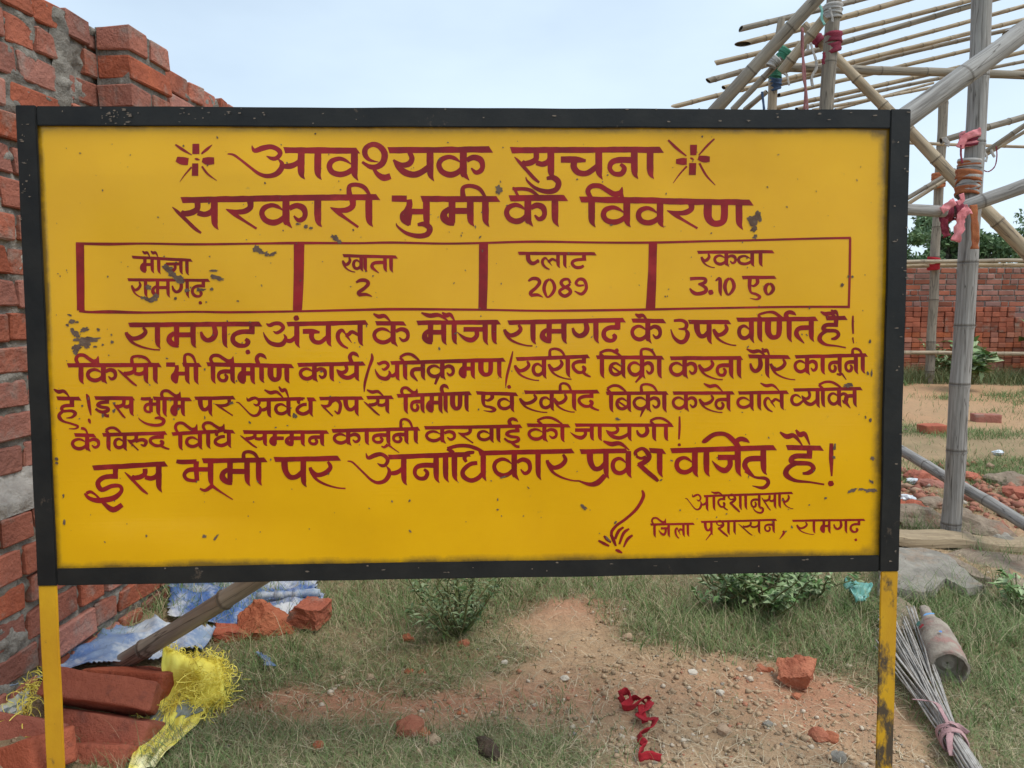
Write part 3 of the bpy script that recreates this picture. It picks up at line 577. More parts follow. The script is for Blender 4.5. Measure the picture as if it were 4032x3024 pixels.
word('O', 42, (1835, 485, 2921, 486), 175, 'j 1790 2025;V 2112;y 2178 2436;g 2508 2704;V 2834;A 2660 2900 398 480')
stroke('P', P_('722,268,12 722,350,18 717,442,12')[0]); dot('P', 720, 482, 14)
# line 7
word('Q', 60, (425, 402, 1252, 358), 285, 'iL 380 745;s 780 1150 385 660')
word('Q', 58, (1620, 328, 2350, 312), 280, 'bhv 1345 1718;m 1820 2122;V 2250;I 2070 2262 205 340;uu 1600 1965 590 750')
word('R', 58, (480, 308, 1222, 292), 310, 'p 550 808;rv 875 1130')
word('R', 58, (1730, 280, 2640, 250), 310, 'aL 1290 1905')
word('S', 58, (-170, 278, 735, 245), 300, 'n 72 322;V 425;V 522;A 440 865 145 235', False)
stroke('S', P_('610,250,30 680,235,40 735,235,24')[0])
word('S', 56, (780, 240, 1838, 213), 310, 'dh 590 837 235 590;k 935 1370;V 1437;rv 1530 1758')
word('S', 56, (1890, 222, 2430, 212), 300, 'p 1960 2180;s 2170 480 50 2090 560 58 2000 580 40 1880 540 14;v 2235 2425;M 2150 2435 95 205')
word('T', 40, (490, 142, 622, 152), 205, 'sh 385 572')
word('T', 42, (650, 145, 1457, 122), 205, 'v 685 838;V 925;s 890 80 10 915 70 34 980 25 32 1060 20 30 1120 60 36 1165 120 30;R 1140 1252 45 130;j 970 1162;t 1198 1355;s 1215 300 18 1290 345 18 1370 355 26 1390 390 28 1350 425 26 1270 410 6')
word('T', 42, (1522, 122, 1805, 125), 205, 'h 1515 1745;M 1480 1645 -5 105;M 1598 1700 -25 100')
stroke('T', P_('1860,88,26 1858,200,32 1862,335,12')[0]); dot('T', 1857, 390, 26)
word('T', 19, (905, 489, 1578, 463), 112, 'aL 765 930;V 982;d 1010 1068;M 962 1052 452 484;sh 1090 1180;V 1220;n 1258 1322;U 1275 1355 570 618;s 1340 1440;V 1475;rv 1498 1550')
word('U', 18, (500, 320, 837, 315), 98, 'V 533;L 508 628 262 322;j 565 640;l 685 752;V 785')
word('U', 18, (882, 302, 1458, 284), 100, 'p 905 962;s 962 385 12 920 438 6;sh 1000 1090;V 1135;s 1165 1320;n 1360 1430'); stroke('U', P_('1500,368,12 1508,385,18 1475,430,4')[0])
word('U', 18, (1570, 292, 2122, 284), 100, 'rv 1605 1690;V 1735;m 1785 1850;g 1880 1975;D 2005 2082'); dot('U', 2050, 435, 12)
for s_ in P_('440,62,14 450,110,24 400,200,22 320,275,20 250,325,20 212,370,22 210,410,18|110,440,12 150,462,22 192,482,12|150,405,10 175,430,24 205,455,12|205,395,20 225,440,24 242,482,14|300,340,14 262,370,22 235,430,18|342,352,14 300,385,22 268,468,14|368,400,14 330,430,22 300,490,10'): stroke('U', s_)
stroke('X', P_('2425,2168,6 2437,2172,12 2452,2180,5')[0])
M['redpaint'] = mat('red_lettering_paint', (.30, .009, .012), (.17, .007, .009), 14, .38, .2, 90, .3, c3=(.33, .02, .018), s3=11, t3=(.56, .68), bdist=.0005)
slink('lettering', LV, LF, M['redpaint'])
# chipped paint: bare dark metal
LV, LF = [], []
cr = random.Random(3)
def chip(x, y, rx, ry, rot=0, off=.0009):
    n = 26 if rx > 6 else 9; b0 = len(LV); sd = cr.uniform(0, 99)
    pts = [(x, y)]
    for k in range(n):
        a = 2 * math.pi * k / n; r = 1 + .75 * noise.noise(Vector((math.cos(a) * 1.9 + sd, math.sin(a) * 1.9, 1))) + .35 * noise.noise(Vector((math.cos(a) * 5 + sd, math.sin(a) * 5, 6)))
        ex, ey = rx * r * math.cos(a), ry * r * math.sin(a); pts.append((x + ex * math.cos(rot) - ey * math.sin(rot), y + ex * math.sin(rot) + ey * math.cos(rot)))
    SN[0] += 1; off += (SN[0] % 9) * .00002
    for q in pts: u, v = s2l(*q); LV.append((u, .006 - buckle(u, v) - off, v))
    for k in range(n): LF.append((b0, b0 + 1 + k, b0 + 1 + (k + 1) % n))
for c_ in [(1963, 745, 15, 17, 0), (2968, 868, 20, 24, .2), (2990, 850, 14, 20, 0), (2975, 900, 12, 14, 0), (2977, 930, 8, 9, 0), (1318, 936, 17, 10, .6), (1335, 950, 10, 7, .8), (1010, 980, 14, 14, .3), (1026, 992, 14, 9, .6), (1048, 1000, 12, 9, 0), (1075, 1000, 18, 6, -.5),
           (655, 1057, 22, 12, .5), (675, 1080, 18, 12, .6), (700, 1100, 24, 14, .1), (575, 1128, 12, 10, 0), (560, 1172, 16, 7, .2), (590, 1178, 24, 10, -.2), (605, 1165, 12, 9, 0), (855, 1095, 30, 9, .2), (838, 1065, 18, 4, 0), (777, 1140, 8, 7, 0), (830, 1138, 7, 6, 0), (790, 1140, 16, 5, 0), (685, 1175, 6, 7, 0), (730, 1142, 10, 7, 0),
           (275, 1265, 12, 8, .3), (295, 1268, 7, 4, 0), (258, 1280, 7, 5, 0), (280, 1305, 13, 9, .7), (295, 1318, 16, 10, .8), (325, 1298, 16, 9, -.6), (310, 1340, 26, 13, .3), (350, 1338, 28, 11, -.1), (325, 1355, 20, 12, .6), (295, 1370, 18, 13, 0), (290, 1385, 12, 10, .8), (377, 1298, 7, 6, 0), (430, 1347, 6, 6, 0), (427, 1318, 4, 4, 0), (393, 1358, 5, 4, 0), (365, 1365, 8, 4, 0), (265, 1240, 10, 4, .3),
           (3342, 1089, 6, 6, 0), (3358, 1089, 5, 5, 0), (3317, 1123, 7, 7, 0), (3345, 1518, 20, 8, -.1), (2768, 535, 4, 4, 0), (1205, 892, 8, 8, 0), (1225, 898, 8, 5, 0), (1175, 882, 10, 4, 0), (2435, 1652, 9, 6, .3), (3437, 1470, 4, 14, 0), (3430, 1345, 5, 9, 0),
           (3360, 1932, 20, 7, -.3), (3395, 1928, 14, 4, 0), (3430, 1932, 26, 7, .05), (3435, 1898, 12, 5, .6), (3440, 1806, 9, 7, .5), (3422, 1470, 5, 8, 0), (3432, 1655, 6, 8, 0), (3285, 1802, 6, 6, 0), (3288, 1760, 5, 16, 0), (800, 2116, 8, 6, .4), (845, 2120, 16, 4, -.9), (906, 1588, 10, 5, -.3), (1160, 1640, 9, 7, 0), (1155, 1635, 5, 9, 0),
           (1980, 1290, 1, 1, 0), (695, 1612, 5, 5, 0), (315, 1600, 4, 4, 0), (440, 1590, 6, 5, 0), (438, 1618, 6, 8, 0), (395, 1638, 5, 8, 0), (218, 1808, 6, 7, 0), (218, 1825, 6, 5, 0), (245, 1955, 5, 8, 0), (247, 2060, 5, 12, 0), (1985, 1880, 18, 3, -.3), (2300, 2000, 14, 7, .5), (1960, 2010, 5, 4, 0), (2395, 2125, 16, 4, .8)]: chip(*c_)
for k in range(330):
    x, y = cr.uniform(160, 3440), cr.uniform(520, 2160); r = cr.choice([1.2, 1.6, 2, 2.6, 3.4]) * (1.2 if y > 1900 or x > 3300 else 1); chip(x, y, r * cr.uniform(.8, 2), r * cr.uniform(.6, 1.2), cr.uniform(0, 3))
M['chip'] = mat('bare_dark_metal', (.115, .070, .052), (.17, .12, .09), 60, .9, .3, 120, .03)
slink('paint_chips', LV, LF, M['chip'], kind='stuff')
# light scuffs on the black frame
LV, LF = [], []
for k in range(150):
    side = cr.random()
    if side < .45: x, y = cr.choice([cr.uniform(700, 1080), cr.uniform(150, 3580), cr.uniform(400, 520)]), cr.uniform(428, 492)
    elif side < .65: x, y = cr.uniform(250, 3500), cr.uniform(2195, 2255) - 0
    elif side < .8: x, y = cr.uniform(85, 130), cr.uniform(450, 900)
    else: x, y = cr.uniform(3515, 3570), cr.uniform(430, 2200)
    u, v = s2l(x, y)
    if abs(u) < SW / 2 - FW and abs(v) < SH / 2 - FW: continue
    b0 = len(LV); rx, ry = cr.uniform(1.5, 9), cr.uniform(1, 3.5); n = 8; sd = cr.uniform(0, 50)
    for kk in range(n):
        a = 2 * math.pi * kk / n; r = 1 + .7 * noise.noise(Vector((math.cos(a) * 2 + sd, math.sin(a) * 2, 0))); uu, vv = s2l(x + rx * r * math.cos(a), y + ry * r * math.sin(a)); LV.append((uu, -.0062, vv))
    LF.append(tuple(range(b0, b0 + n)))
M['scuff'] = mat('scuffed_primer', (.22, .17, .13), (.12, .10, .085), 60, .7, .1)
slink('scuffs', LV, LF, M['scuff'], kind='stuff')
#@@PART2
# ------------------------------------------------------------------ bamboo
ZN.update({'a': (0, 2049, 1.7015), 'b': (2600, 0, 1.5447), 'c': (3432, 900, 1.2763), 'd': (3332, 2000, 1.62), 'e': (2300, 2100, 1.7955), 'f': (1100, 2200, 1.7015), 'g': (2900, 0, 3.6867), 'h': (3500, 300, 2.0733)})
def zp(z, x, y): ox, oy, s = ZN[z]; return ox + x / s, oy + y / s
def zat(z, x, y, Y): return at(*zp(z, x, y), Y)
def zg(z, x, y, dz=0): return gr(*zp(z, x, y), dz)
def surf(z, x, y, Y, dz=.008):
    p = zat(z, x, y, Y); return p if p.z > gh(p.x, p.y) + dz else zg(z, x, y, dz)
MHOL = M['hollow']
def pole_between(p0, p1, r0, r1, m, label=None, cat='bamboo pole', group=None, node=.27, bend=.004, parent=None, name='bamboo_pole', nodes=True, slant=0, kn=.14, seed=None):
    rr = random.Random(seed if seed is not None else int(p0.x * 977 + p1.z * 733)); d = p1 - p0; L_ = d.length; NS = 14 if r0 > .012 else 8
    zs = []; z = -rr.uniform(0, node)
    rad = lambda z: r0 + (r1 - r0) * z / L_
    prof = [(0, .97), (.004, 1)]; rings = []
    while z < L_:
        z += node * rr.uniform(.8, 1.2)
        if nodes and .03 < z < L_ - .03:
            w = max(.006, rad(z) * .22); rings.append((z, w)); prof += [(z - w * 2.2, 1.0), (z - w, 1 + kn * .55), (z - w * .35, 1 + kn), (z, 1 - kn * .35), (z + w * .35, 1 + kn * .7), (z + w * 1.3, 1.01), (z + node * .4, .975)]
    prof = [q for q in prof if q[0] < L_ - .006] + [(L_ - .004, 1), (L_, .97)]; prof.sort()
    vs, fs, mi = [], [], []; bx, by = rr.uniform(-1, 1) * bend * L_, rr.uniform(-1, 1) * bend * L_; sd = rr.uniform(0, 99)
    for z, k in prof:
        f = math.sin(math.pi * z / L_); ox = bx * f + .25 * rad(z) * noise.noise(Vector((z * 2.2, sd, 0))); oy = by * f + .25 * rad(z) * noise.noise(Vector((z * 2.2, 3, sd)))
        for i in range(NS):
            a = 2 * math.pi * i / NS; r = rad(z) * k * (1 + .03 * noise.noise(Vector((math.cos(a) + sd, math.sin(a), z * 6))))
            sl = slant * r * math.cos(a) * (1 if z < L_ * .02 else 0); vs.append((ox + r * math.cos(a), oy + r * math.sin(a), z + sl))
    n = len(prof)
    for j in range(n - 1):
        for i in range(NS): a = j * NS + i; b = j * NS + (i + 1) % NS; fs.append((a, b, b + NS, a + NS)); mi.append(0)
    for base, dz in ((0, .05), ((n - 1) * NS, -.05)):       # hollow ends with a rim
        c0 = len(vs); cx = sum(vs[base + i][0] for i in range(NS)) / NS; cy = sum(vs[base + i][1] for i in range(NS)) / NS
        for dzz in (0, min(.05, L_ * .3) * (1 if dz > 0 else -1)):
            for i in range(NS): x, y, z = vs[base + i]; vs.append((cx + (x - cx) * .72, cy + (y - cy) * .72, z + dzz))
        for i in range(NS):
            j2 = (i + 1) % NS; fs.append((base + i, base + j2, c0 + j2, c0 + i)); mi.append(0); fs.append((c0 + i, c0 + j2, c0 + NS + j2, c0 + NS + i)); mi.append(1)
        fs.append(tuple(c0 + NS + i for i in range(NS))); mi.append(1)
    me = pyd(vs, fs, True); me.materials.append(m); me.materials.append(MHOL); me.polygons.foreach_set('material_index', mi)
    nd_ = me.attributes.new('nodering', 'FLOAT', 'POINT'); nd_.data.foreach_set('value', [max([0] + [1 - min(1, abs(v[2] - q[0]) / (q[1] * 1.1)) for q in rings]) for v in vs])
    o = bpy.data.objects.new(name, me); COL.objects.link(o); mx = Matrix.Translation(p0) @ d.to_track_quat('Z', 'Y').to_matrix().to_4x4() @ Matrix.Rotation(rr.uniform(0, 6), 4, 'Z')
    o.matrix_world = mx; tag(o, label, cat, group); return o
def pole(z, x0, y0, x1, y1, Y0, Y1, w0, w1, m, label, **k):
    s = ZN[z][2]; return pole_between(zat(z, x0, y0, Y0), zat(z, x1, y1, Y1), w0 / s / FP * Y0 / 2, w1 / s / FP * Y1 / 2, M[m], label, **k)
GF = 'poles of the bamboo scaffold frame'
b_ = zg('X', 3740, 2125)
pole_between(Vector((b_.x, b_.y, -.12)), zat('X', 3870, -60, b_.y - .05), .043, .040, M['bamboo_grey'], 'thick grey upright bamboo post standing right of the board, bound with pink cloth', group=GF, kn=.07, node=.30, bend=.003)
pole('b', 975, -30, 300, 700, 3.3, 3.5, 78, 76, 'bamboo', 'thick bamboo leaning up to the right, leftmost over the board top', group=GF, kn=.05)
pole('b', 1005, 105, 735, 440, 3.72, 3.85, 56, 62, 'bamboo_tan', 'short knotted bamboo sloping down from the tall thin post', group=GF, kn=.16, node=.12)
pole('g', 660, 850, -60, 1600, 3.9, 4.0, 88, 90, 'bamboo', 'thinner bamboo sloping down left just behind the thick leaning one', group=GF)
p = zat('b', 1058, -40, 3.8); pole_between(Vector((p.x - .07, 3.8, -.1)), p, .030, .0335, M['bamboo'], 'upright bamboo post rising behind the board with a maroon cloth tie', group=GF, kn=.05)
pole('b', 872, 150, 2330, 1640, 4.1, 3.75, 50, 88, 'bamboo_tan', 'long pale tan bamboo brace falling diagonally to the right edge', group=GF, kn=.12, node=.2)
pole('b', 1400, 790, 2185, 215, 2.5, 2.6, 132, 118, 'bamboo_grey', 'thickest bamboo, grey, rising right from the board corner to a sawn end', group=GF, kn=.04, bend=.002)
pole('b', 2120, 235, 2420, 60, 2.75, 2.8, 105, 105, 'bamboo_grey', 'grey bamboo overlapping the sawn end at the right edge', group=GF, kn=.05)
pole('b', 770, 405, 2420, 462, 4.2, 4.3, 52, 46, 'bamboo', 'level bamboo crossbar tied behind the upright posts', group=GF, kn=.05)
pole('h', 60, 1085, 455, 1105, 3.2, 3.25, 92, 92, 'bamboo_grey', 'short level grey bamboo between the board and the pink cloth knot', group=GF, kn=.05)
pole('h', 500, 1110, 1230, 850, 3.35, 3.3, 108, 118, 'bamboo_grey', 'dark grey bamboo rail rising right from the pink cloth knot', group=GF, kn=.06)
pole('h', 160, 545, 1300, 582, 9, 9, 26, 24, 'bamboo_tan', 'thin level bamboo crossing behind the thick grey post', group=GF)
pole('h', 425, 530, 1230, 300, 6, 6, 50, 52, 'bamboo', 'knotty bamboo rising gently right behind the thick grey post', group=GF, kn=.16, node=.2)
pole('h', 700, 680, 1200, 340, 6.6, 6.4, 40, 40, 'bamboo', 'steeper thin bamboo behind the thick grey post, upper of two alike', group=GF)
pole('h', 760, 660, 1230, 380, 6.9, 6.7, 30, 30, 'bamboo_tan', 'steeper thin bamboo behind the thick grey post, lower of two alike', group=GF)
pole('h', 130, 1010, 540, 765, 7, 7, 36, 36, 'bamboo', 'thin bamboo rising to the tied slender upright, upper of the pair', group=GF)
pole('h', 140, 1050, 530, 800, 7.2, 7.2, 32, 32, 'bamboo_tan', 'thin bamboo rising to the tied slender upright, lower of the pair', group=GF)
q = zg('c', 300, 622); pole_between(Vector((zat('c', 300, 615, 10.5).x, 10.5, -.1)), zat('b', 1722, 600, 10.5), .060, .060, M['bamboo'], 'slender far upright bamboo with a red tie, left of the thick grey post', group=GF, kn=.08, node=.5)
pole('c', 100, 1085, 900, 1560, 4.35, 3.0, 50, 66, 'bamboo_grey', 'grey bamboo lying aslant over the red rubble behind the post foot', group=GF, kn=.08)
pole('c', 60, 168, 1100, 160, 10.3, 10.3, 20, 20, 'bamboo_tan', 'tan rail along the top of the far brick wall, upper one', group=GF, node=.5)
pole('c', 60, 190, 1100, 186, 10.4, 10.4, 20, 20, 'bamboo_tan', 'tan rail along the top of the far brick wall, lower one', group=GF, node=.5)
pole('c', 100, 622, 1100, 628, 10.4, 10.6, 20, 20, 'bamboo_tan', 'bamboo lying along the ground at the foot of the far brick wall', group=GF, node=.5)
p = zat('g', 540, 1010, 4.0); pole_between(Vector((p.x - .05, 4.0, -.1)), p, .023, .023, M['bamboo_tan'], 'yellowish bamboo post end wrapped in green and blue cord', group=GF, kn=.06)
pole('g', 120, 1600, 440, 1330, 4.3, 4.2, 80, 70, 'bamboo', 'short bamboo stub below the cord wrapping at the board top', group=GF)
pole('b', 725, 210, 742, 110, 4.6, 4.6, 42, 42, 'bamboo', 'short bamboo spacer between the two topmost roof poles', group=GF, nodes=False)
slats = [(490, 175, 1400, -50, 34, 'topmost, with a splintered left end'), (500, 268, 1640, -45, 36, 'second from top, its left end cut long and hollow'), (335, 385, 2010, -30, 30, 'third from top'), (290, 492, 2300, -85, 34, 'fourth from top, with an open round left end'),
         (385, 533, 2420, -20, 26, 'fifth from top, short left end'), (95, 645, 2440, 62, 28, 'reaching furthest left, cut to a point'), (700, 520, 2440, 110, 26, 'seventh counted down the thick post'), (720, 580, 2440, 168, 25, 'eighth counted down the thick post'),
         (660, 668, 2440, 262, 27, 'ninth counted down the thick post'), (830, 664, 2440, 330, 22, 'tenth counted down the thick post'), (920, 672, 2440, 378, 19, 'eleventh, thin and low over the board'), (1060, 668, 1660, 505, 17, 'lowest, thin, just above the board top')]
for k, (x0, y0, x1, y1, w_, lb) in enumerate(slats):
    Y = 4.75 + .16 * k; pole('b', x0, y0, x1, y1, Y, Y + .25 + .05 * (k % 3), w_, w_ * .9, 'bamboo_tan' if k % 3 else 'bamboo', 'roof pole of the bamboo shed, ' + lb, group='sloping roof poles of the bamboo shed', node=.20, bend=.006, slant=(2.6 if k in (1, 5) else .6), kn=.12)
pole_between(zg('a', 800, 985, .01), at(1750, 1830, 1.78), .026, .024, M['bamboo'], 'weathered bamboo prop running from the tarpaulin up behind the board', kn=.16, node=.34, seed=6, slant=.5)
# ------------------------------------------------------------------ cloth ties
def strip_rows(pts, w, tw=0, sd=0, hint=Vector((1, 0, 0)), sub=6, ragged=.12, cols=4):
    pts = [Vector(p) for p in pts]; q = [pts[0]] + pts + [pts[-1]]; c = []
    for i in range(1, len(q) - 2):
        for k in range(sub):
            t = k / sub; a, b, d, e = q[i - 1:i + 3]; c.append(.5 * (2 * b + (d - a) * t + (2 * a - 5 * b + 4 * d - e) * t * t + (3 * b - a - 3 * d + e) * t ** 3))
    c.append(pts[-1]); P = []
    for k, p in enumerate(c):
        tg = (c[min(k + 1, len(c) - 1)] - c[max(0, k - 1)]).normalized(); sv = hint - tg * hint.dot(tg)
        sv = (sv.normalized() if sv.length > 1e-4 else Vector((0, 0, 1))); nn = tg.cross(sv); a = tw * k / len(c) + .6 * noise.noise(Vector((k * .3, sd, 0))); sv = sv * math.cos(a) + nn * math.sin(a); nn = tg.cross(sv)
        ww = w * (1 + ragged * noise.noise(Vector((k * .5, sd, 4))) * 2)
        P.append([p + sv * ww * (j / cols - .5) + nn * w * .18 * noise.noise(Vector((j * 1.3, k * .25, sd))) for j in range(cols + 1)])
    return P
def merge_rows(name, Ps, m, parent=None, th=.0016, **kw):
    vs, fs = [], []
    for P in Ps:
        o = len(vs); n, mm = len(P), len(P[0]); vs += [p for r in P for p in r]
        fs += [(o + i * mm + j, o + i * mm + j + 1, o + (i + 1) * mm + j + 1, o + (i + 1) * mm + j) for i in range(n - 1) for j in range(mm - 1)]
    ob = link(name, pyd(vs, fs, True), m, parent, **kw); s = ob.modifiers.new('s', 'SOLIDIFY'); s.thickness = th; s.offset = 0; return ob
def wrap(c, ax, r, w, turns=3, tilt=.25, sd=0):
    ax = ax.normalized(); u = ax.orthogonal().normalized(); v = ax.cross(u); Ps = []
    for t in range(turns):
        P = []; ti = tilt * math.sin(sd + t * 2.1); off = (t / max(1, turns - 1) - .5) * w * .75 if turns > 1 else 0; ww = w / turns * 1.7
        for k in range(25):
            a = 2 * math.pi * k / 24; rr = r * (1.04 + .05 * noise.noise(Vector((math.cos(a) * 2 + sd, math.sin(a) * 2, t)))) + .0015 * t
            P.append([c + (u * math.cos(a) + v * math.sin(a)) * (rr + .003 * math.sin(j * 2.1 + t)) + ax * (off + ti * r * math.cos(a + t) + (j / 4 - .5) * ww) for j in range(5)])
        Ps.append(P)
    return Ps
UP = Vector((0, 0, 1))
def S_(z, px, Y): return px / ZN[z][2] / FP * Y
Yp = b_.y - .03
def hang(z, pts, Y, w, sd, **k): return strip_rows([zat(z, x, y, Y) for x, y in pts], S_(z, w, Y), sd=sd, **k)
merge_rows('cloth_tie', wrap(zat('g', 1400, 620, 3.8), UP, .036, .055, 2, .5, 1), M['maroon'], label='maroon cloth tie round the upright post behind the board', cat='cloth tie')
merge_rows('cloth_tie', wrap(zat('g', 1165, 560, 4.06), zat('b', 2212, 1520, 3.8) - zat('b', 872, 150, 4.1), .026, .04, 2, .1, 3), M['maroon'], label='thin maroon binding round the tan diagonal brace', cat='cloth tie')
merge_rows('cloth_tie', wrap(zat('g', 1400, 170, 3.8), UP, .037, .05, 3, .2, 2) + [hang('g', [(1350, 120), (1385, 230), (1395, 320)], 3.74, 30, 1)], M['greycloth'], label='grey rag tied near the top of the upright post', cat='cloth tie')
merge_rows('cord', [hang('g', [(955, 400), (950, 700), (985, 1000), (1000, 1300), (985, 1600)], 3.45, 34, 2), hang('g', [(960, 420), (965, 760), (970, 1100), (1015, 1350), (1030, 1600)], 3.44, 30, 5)], M['dull'], label='dull red strips hanging down from the diagonal brace', cat='hanging cloth')
merge_rows('cord', [hang('g', [(1075, 620), (1110, 740), (1150, 860), (1165, 960)], 3.6, 34, 3), hang('g', [(1040, 640), (1035, 700), (1040, 745)], 3.6, 40, 9), hang('g', [(1165, 960), (1150, 1020), (1110, 1080), (1090, 1160), (1110, 1265)], 3.62, 40, 6)], M['greycloth'], label='pale rag strings dangling beside the red strips', cat='hanging cloth')
merge_rows('cord', [hang('g', [(730, 1070), (750, 1150), (765, 1240)], 3.7, 26, 3), hang('g', [(700, 1060), (735, 1130), (745, 1200)], 3.7, 18, 8)], M['greycloth'], label='frayed pale string end left of the red strips', cat='hanging cloth')
merge_rows('cord', [hang('g', [(1265, 760), (1275, 830), (1255, 880), (1270, 930)], 3.7, 40, 3)], M['maroon'], label='small dark rag at the left side of the upright post', cat='hanging cloth')
merge_rows('cord', wrap(zat('g', 560, 1080, 4.0), UP, .028, .06, 3, .5, 4) + wrap(zat('g', 690, 800, 3.95), Vector((.5, 0, .8)), .03, .05, 3, .4, 1), M['green'], label='green cord bound where several bamboos meet above the board', cat='cord')
merge_rows('cord', wrap(zat('g', 560, 1210, 4.0), UP, .027, .05, 3, .6, 7) + [hang('g', [(370, 1330), (385, 1450), (400, 1590)], 3.95, 34, 2)], M['bluecord'], label='dark blue cord wrapped below the green one', cat='cord')
merge_rows('cord', wrap(zat('g', 545, 900, 3.88), Vector((.6, 0, .8)), .022, .04, 3, .4, 1), M['greycloth'], label='pale string lashing on the bamboo left of the green cord', cat='cord')
merge_rows('cord', [hang('g', [(1200, 70), (1240, 150), (1235, 260), (1280, 360)], 3.7, 34, 4)], M['turq'], label='turquoise string beside the grey rag', cat='cord')
merge_rows('cloth_tie', [hang('b', [(1820, 900), (1850, 840), (1900, 815), (1950, 800)], Yp - .05, 42, 4, ragged=.3)] + wrap(zat('h', 672, 500, Yp), UP, .043, .03, 1, .55, 2), M['pink'], label='pink cloth band wound high on the thick grey post', cat='cloth tie')
merge_rows('cloth_tie', wrap(zat('h', 672, 530, Yp), UP, .044, .02, 1, .3, 2) + [hang('h', [(590, 560), (588, 640), (600, 710)], Yp - .05, 16, 2)], M['maroon'], label='dark red band under the high pink one on the thick grey post', cat='cloth tie')
merge_rows('cloth_tie', wrap(zat('h', 660, 750, Yp), UP, .045, .045, 2, .12, 2), M['greycloth'], label='grey cloth winding on the thick grey post, upper one', cat='cloth tie')
merge_rows('cloth_tie', wrap(zat('h', 650, 900, Yp), UP, .046, .07, 3, .5, 5), M['greycloth'], label='grey cloth winding on the thick grey post just above the rail', cat='cloth tie')
merge_rows('cloth_tie', wrap(zat('h', 660, 712, Yp), UP, .0455, .014, 1, .1, 2), M['orange'], label='thin faded orange band highest on the thick grey post', cat='cloth tie')
merge_rows('cloth_tie', wrap(zat('h', 650, 850, Yp), UP, .048, .05, 2, 1.1, 4), M['orange'], label='slanting faded orange winding in the middle of the grey ones', cat='cloth tie')
merge_rows('cloth_tie', wrap(zat('h', 640, 950, Yp), UP, .048, .02, 1, .3, 4), M['orange'], label='low faded orange band just over the rail', cat='cloth tie')
merge_rows('cloth_tie', [hang('h', [(690, 1050), (700, 1200), (705, 1320), (700, 1410)], 3.28, 62, 4, ragged=.08)], M['orange'], label='long faded orange strip hanging beside the thick grey post', cat='hanging cloth')
merge_rows('cloth_tie', [hang('h', [(590, 960), (600, 1010), (560, 1040)], 3.28, 40, 3), hang('h', [(660, 1080), (600, 1130), (580, 1220), (545, 1350)], 3.24, 75, 5, ragged=.3, cols=8), hang('h', [(430, 1100), (480, 1060), (540, 1020)], 3.2, 60, 1)], M['pink'], label='torn pink cloth hanging from the rail at the thick grey post', cat='cloth tie')
merge_rows('cloth_tie', wrap(zat('h', 500, 1110, 3.33), Vector((1, 0, .2)), .034, .045, 2, .3, 2) + [hang('h', [(505, 1075), (455, 1180), (460, 1260), (475, 1310)], 3.30, 62, 4, cols=6)], M['maroon'], label='dark red cloth knotted round the rail end, hanging loose', cat='cloth tie')
merge_rows('cord', [hang('h', [(735, 720), (770, 765), (815, 778), (865, 735), (882, 650), (875, 570)], 4.5, 9, 4)], M['maroon'], label='thin cord loop hanging right of the thick grey post', cat='cord')
merge_rows('cloth_tie', wrap(zat('h', 405, 850, 10.4), UP, .080, .14, 3, .3, 2), M['orange'], label='brown rag tied round the slender far upright', cat='cloth tie')
merge_rows('cloth_tie', wrap(zat('h', 365, 1530, 10.4), UP, .072, .10, 2, .2, 2), M['redcloth'], label='small red tie where the slender upright meets the wall rail', cat='cloth tie')
merge_rows('cloth_tie', [hang('h', [(450, 510), (480, 545), (470, 570)], 5.9, 40, 3)], M['greycloth'], label='pale rag at the left end of the knotty bamboo', cat='cloth tie')
merge_rows('cloth_tie', [hang('h', [(780, 620), (800, 660), (790, 700)], 5.9, 20, 2)], M['greycloth'], label='small rag end hanging left of the thin cord loop', cat='cloth tie')
merge_rows('cloth_tie', [hang('h', [(835, 600), (850, 640), (865, 660)], 5.9, 22, 6)], M['greycloth'], label='pale rag flap inside the thin cord loop', cat='cloth tie')

# ------------------------------------------------------------------ far wall, brick stack, trees
far = empty('brick_wall', (11, 11.3, 0), label='low brick wall across the far side of the plot', cat='brick wall')
YW = 11.6; TOPW = at(3800, 1040, YW).z
def box(l, w_, h): 
    bm = bmesh.new(); bmesh.ops.create_cube(bm, size=1)
    for v in bm.verts: v.co = Vector((v.co.x * l, v.co.y * w_, v.co.z * h))
    bmesh.ops.bevel(bm, geom=bm.edges[:], offset=.006, segments=1, affect='EDGES'); me = bpy.data.meshes.new('brick'); bm.to_mesh(me); bm.free(); return me
FB = [box(.225, .11, .066), box(.105, .11, .066)]
def place_child(me, mx, par, m, nm='brick'):
    o = bpy.data.objects.new(nm, me); COL.objects.link(o)
    if not me.materials: me.materials.append(m)
    o.parent = par; o.matrix_parent_inverse = Matrix.Translation(-par.location); o.matrix_basis = mx
for f_ in FB: f_.materials.append(M['brick_far'])
rest = []; cnt = 0; rows_n = int(TOPW / .082)
for k in range(rows_n):
    z = .041 + .082 * k - .04; x = -6 + random.uniform(0, .2)
    while x < 10.5:
        t_ = 0 if random.random() < .6 else 1; L_ = (.225, .105)[t_]; mx = Matrix.Translation((x + L_ / 2, YW + random.uniform(-.006, .006), z)) @ Matrix.Rotation(random.uniform(-.02, .02), 4, 'Y')
        if 5.82 < x < 7.9 and cnt < 300 and z > .25: place_child(FB[t_], mx, far, None); cnt += 1
        else: rest.append((FB[t_], mx))
        x += L_ + .014
joined('brick_courses', rest, M['brick_mass'], far, kind='stuff')
bm = bmesh.new(); bmesh.ops.create_cube(bm, size=1)
for v in bm.verts: v.co = Vector((-6 + (v.co.x + .5) * 16.4, YW - .044 + (v.co.y + .5) * .2, -.1 + (v.co.z + .5) * (rows_n * .082 + .08)))
me = bpy.data.meshes.new('core'); bm.to_mesh(me); bm.free(); link('mortar', me, M['mortar'], far)
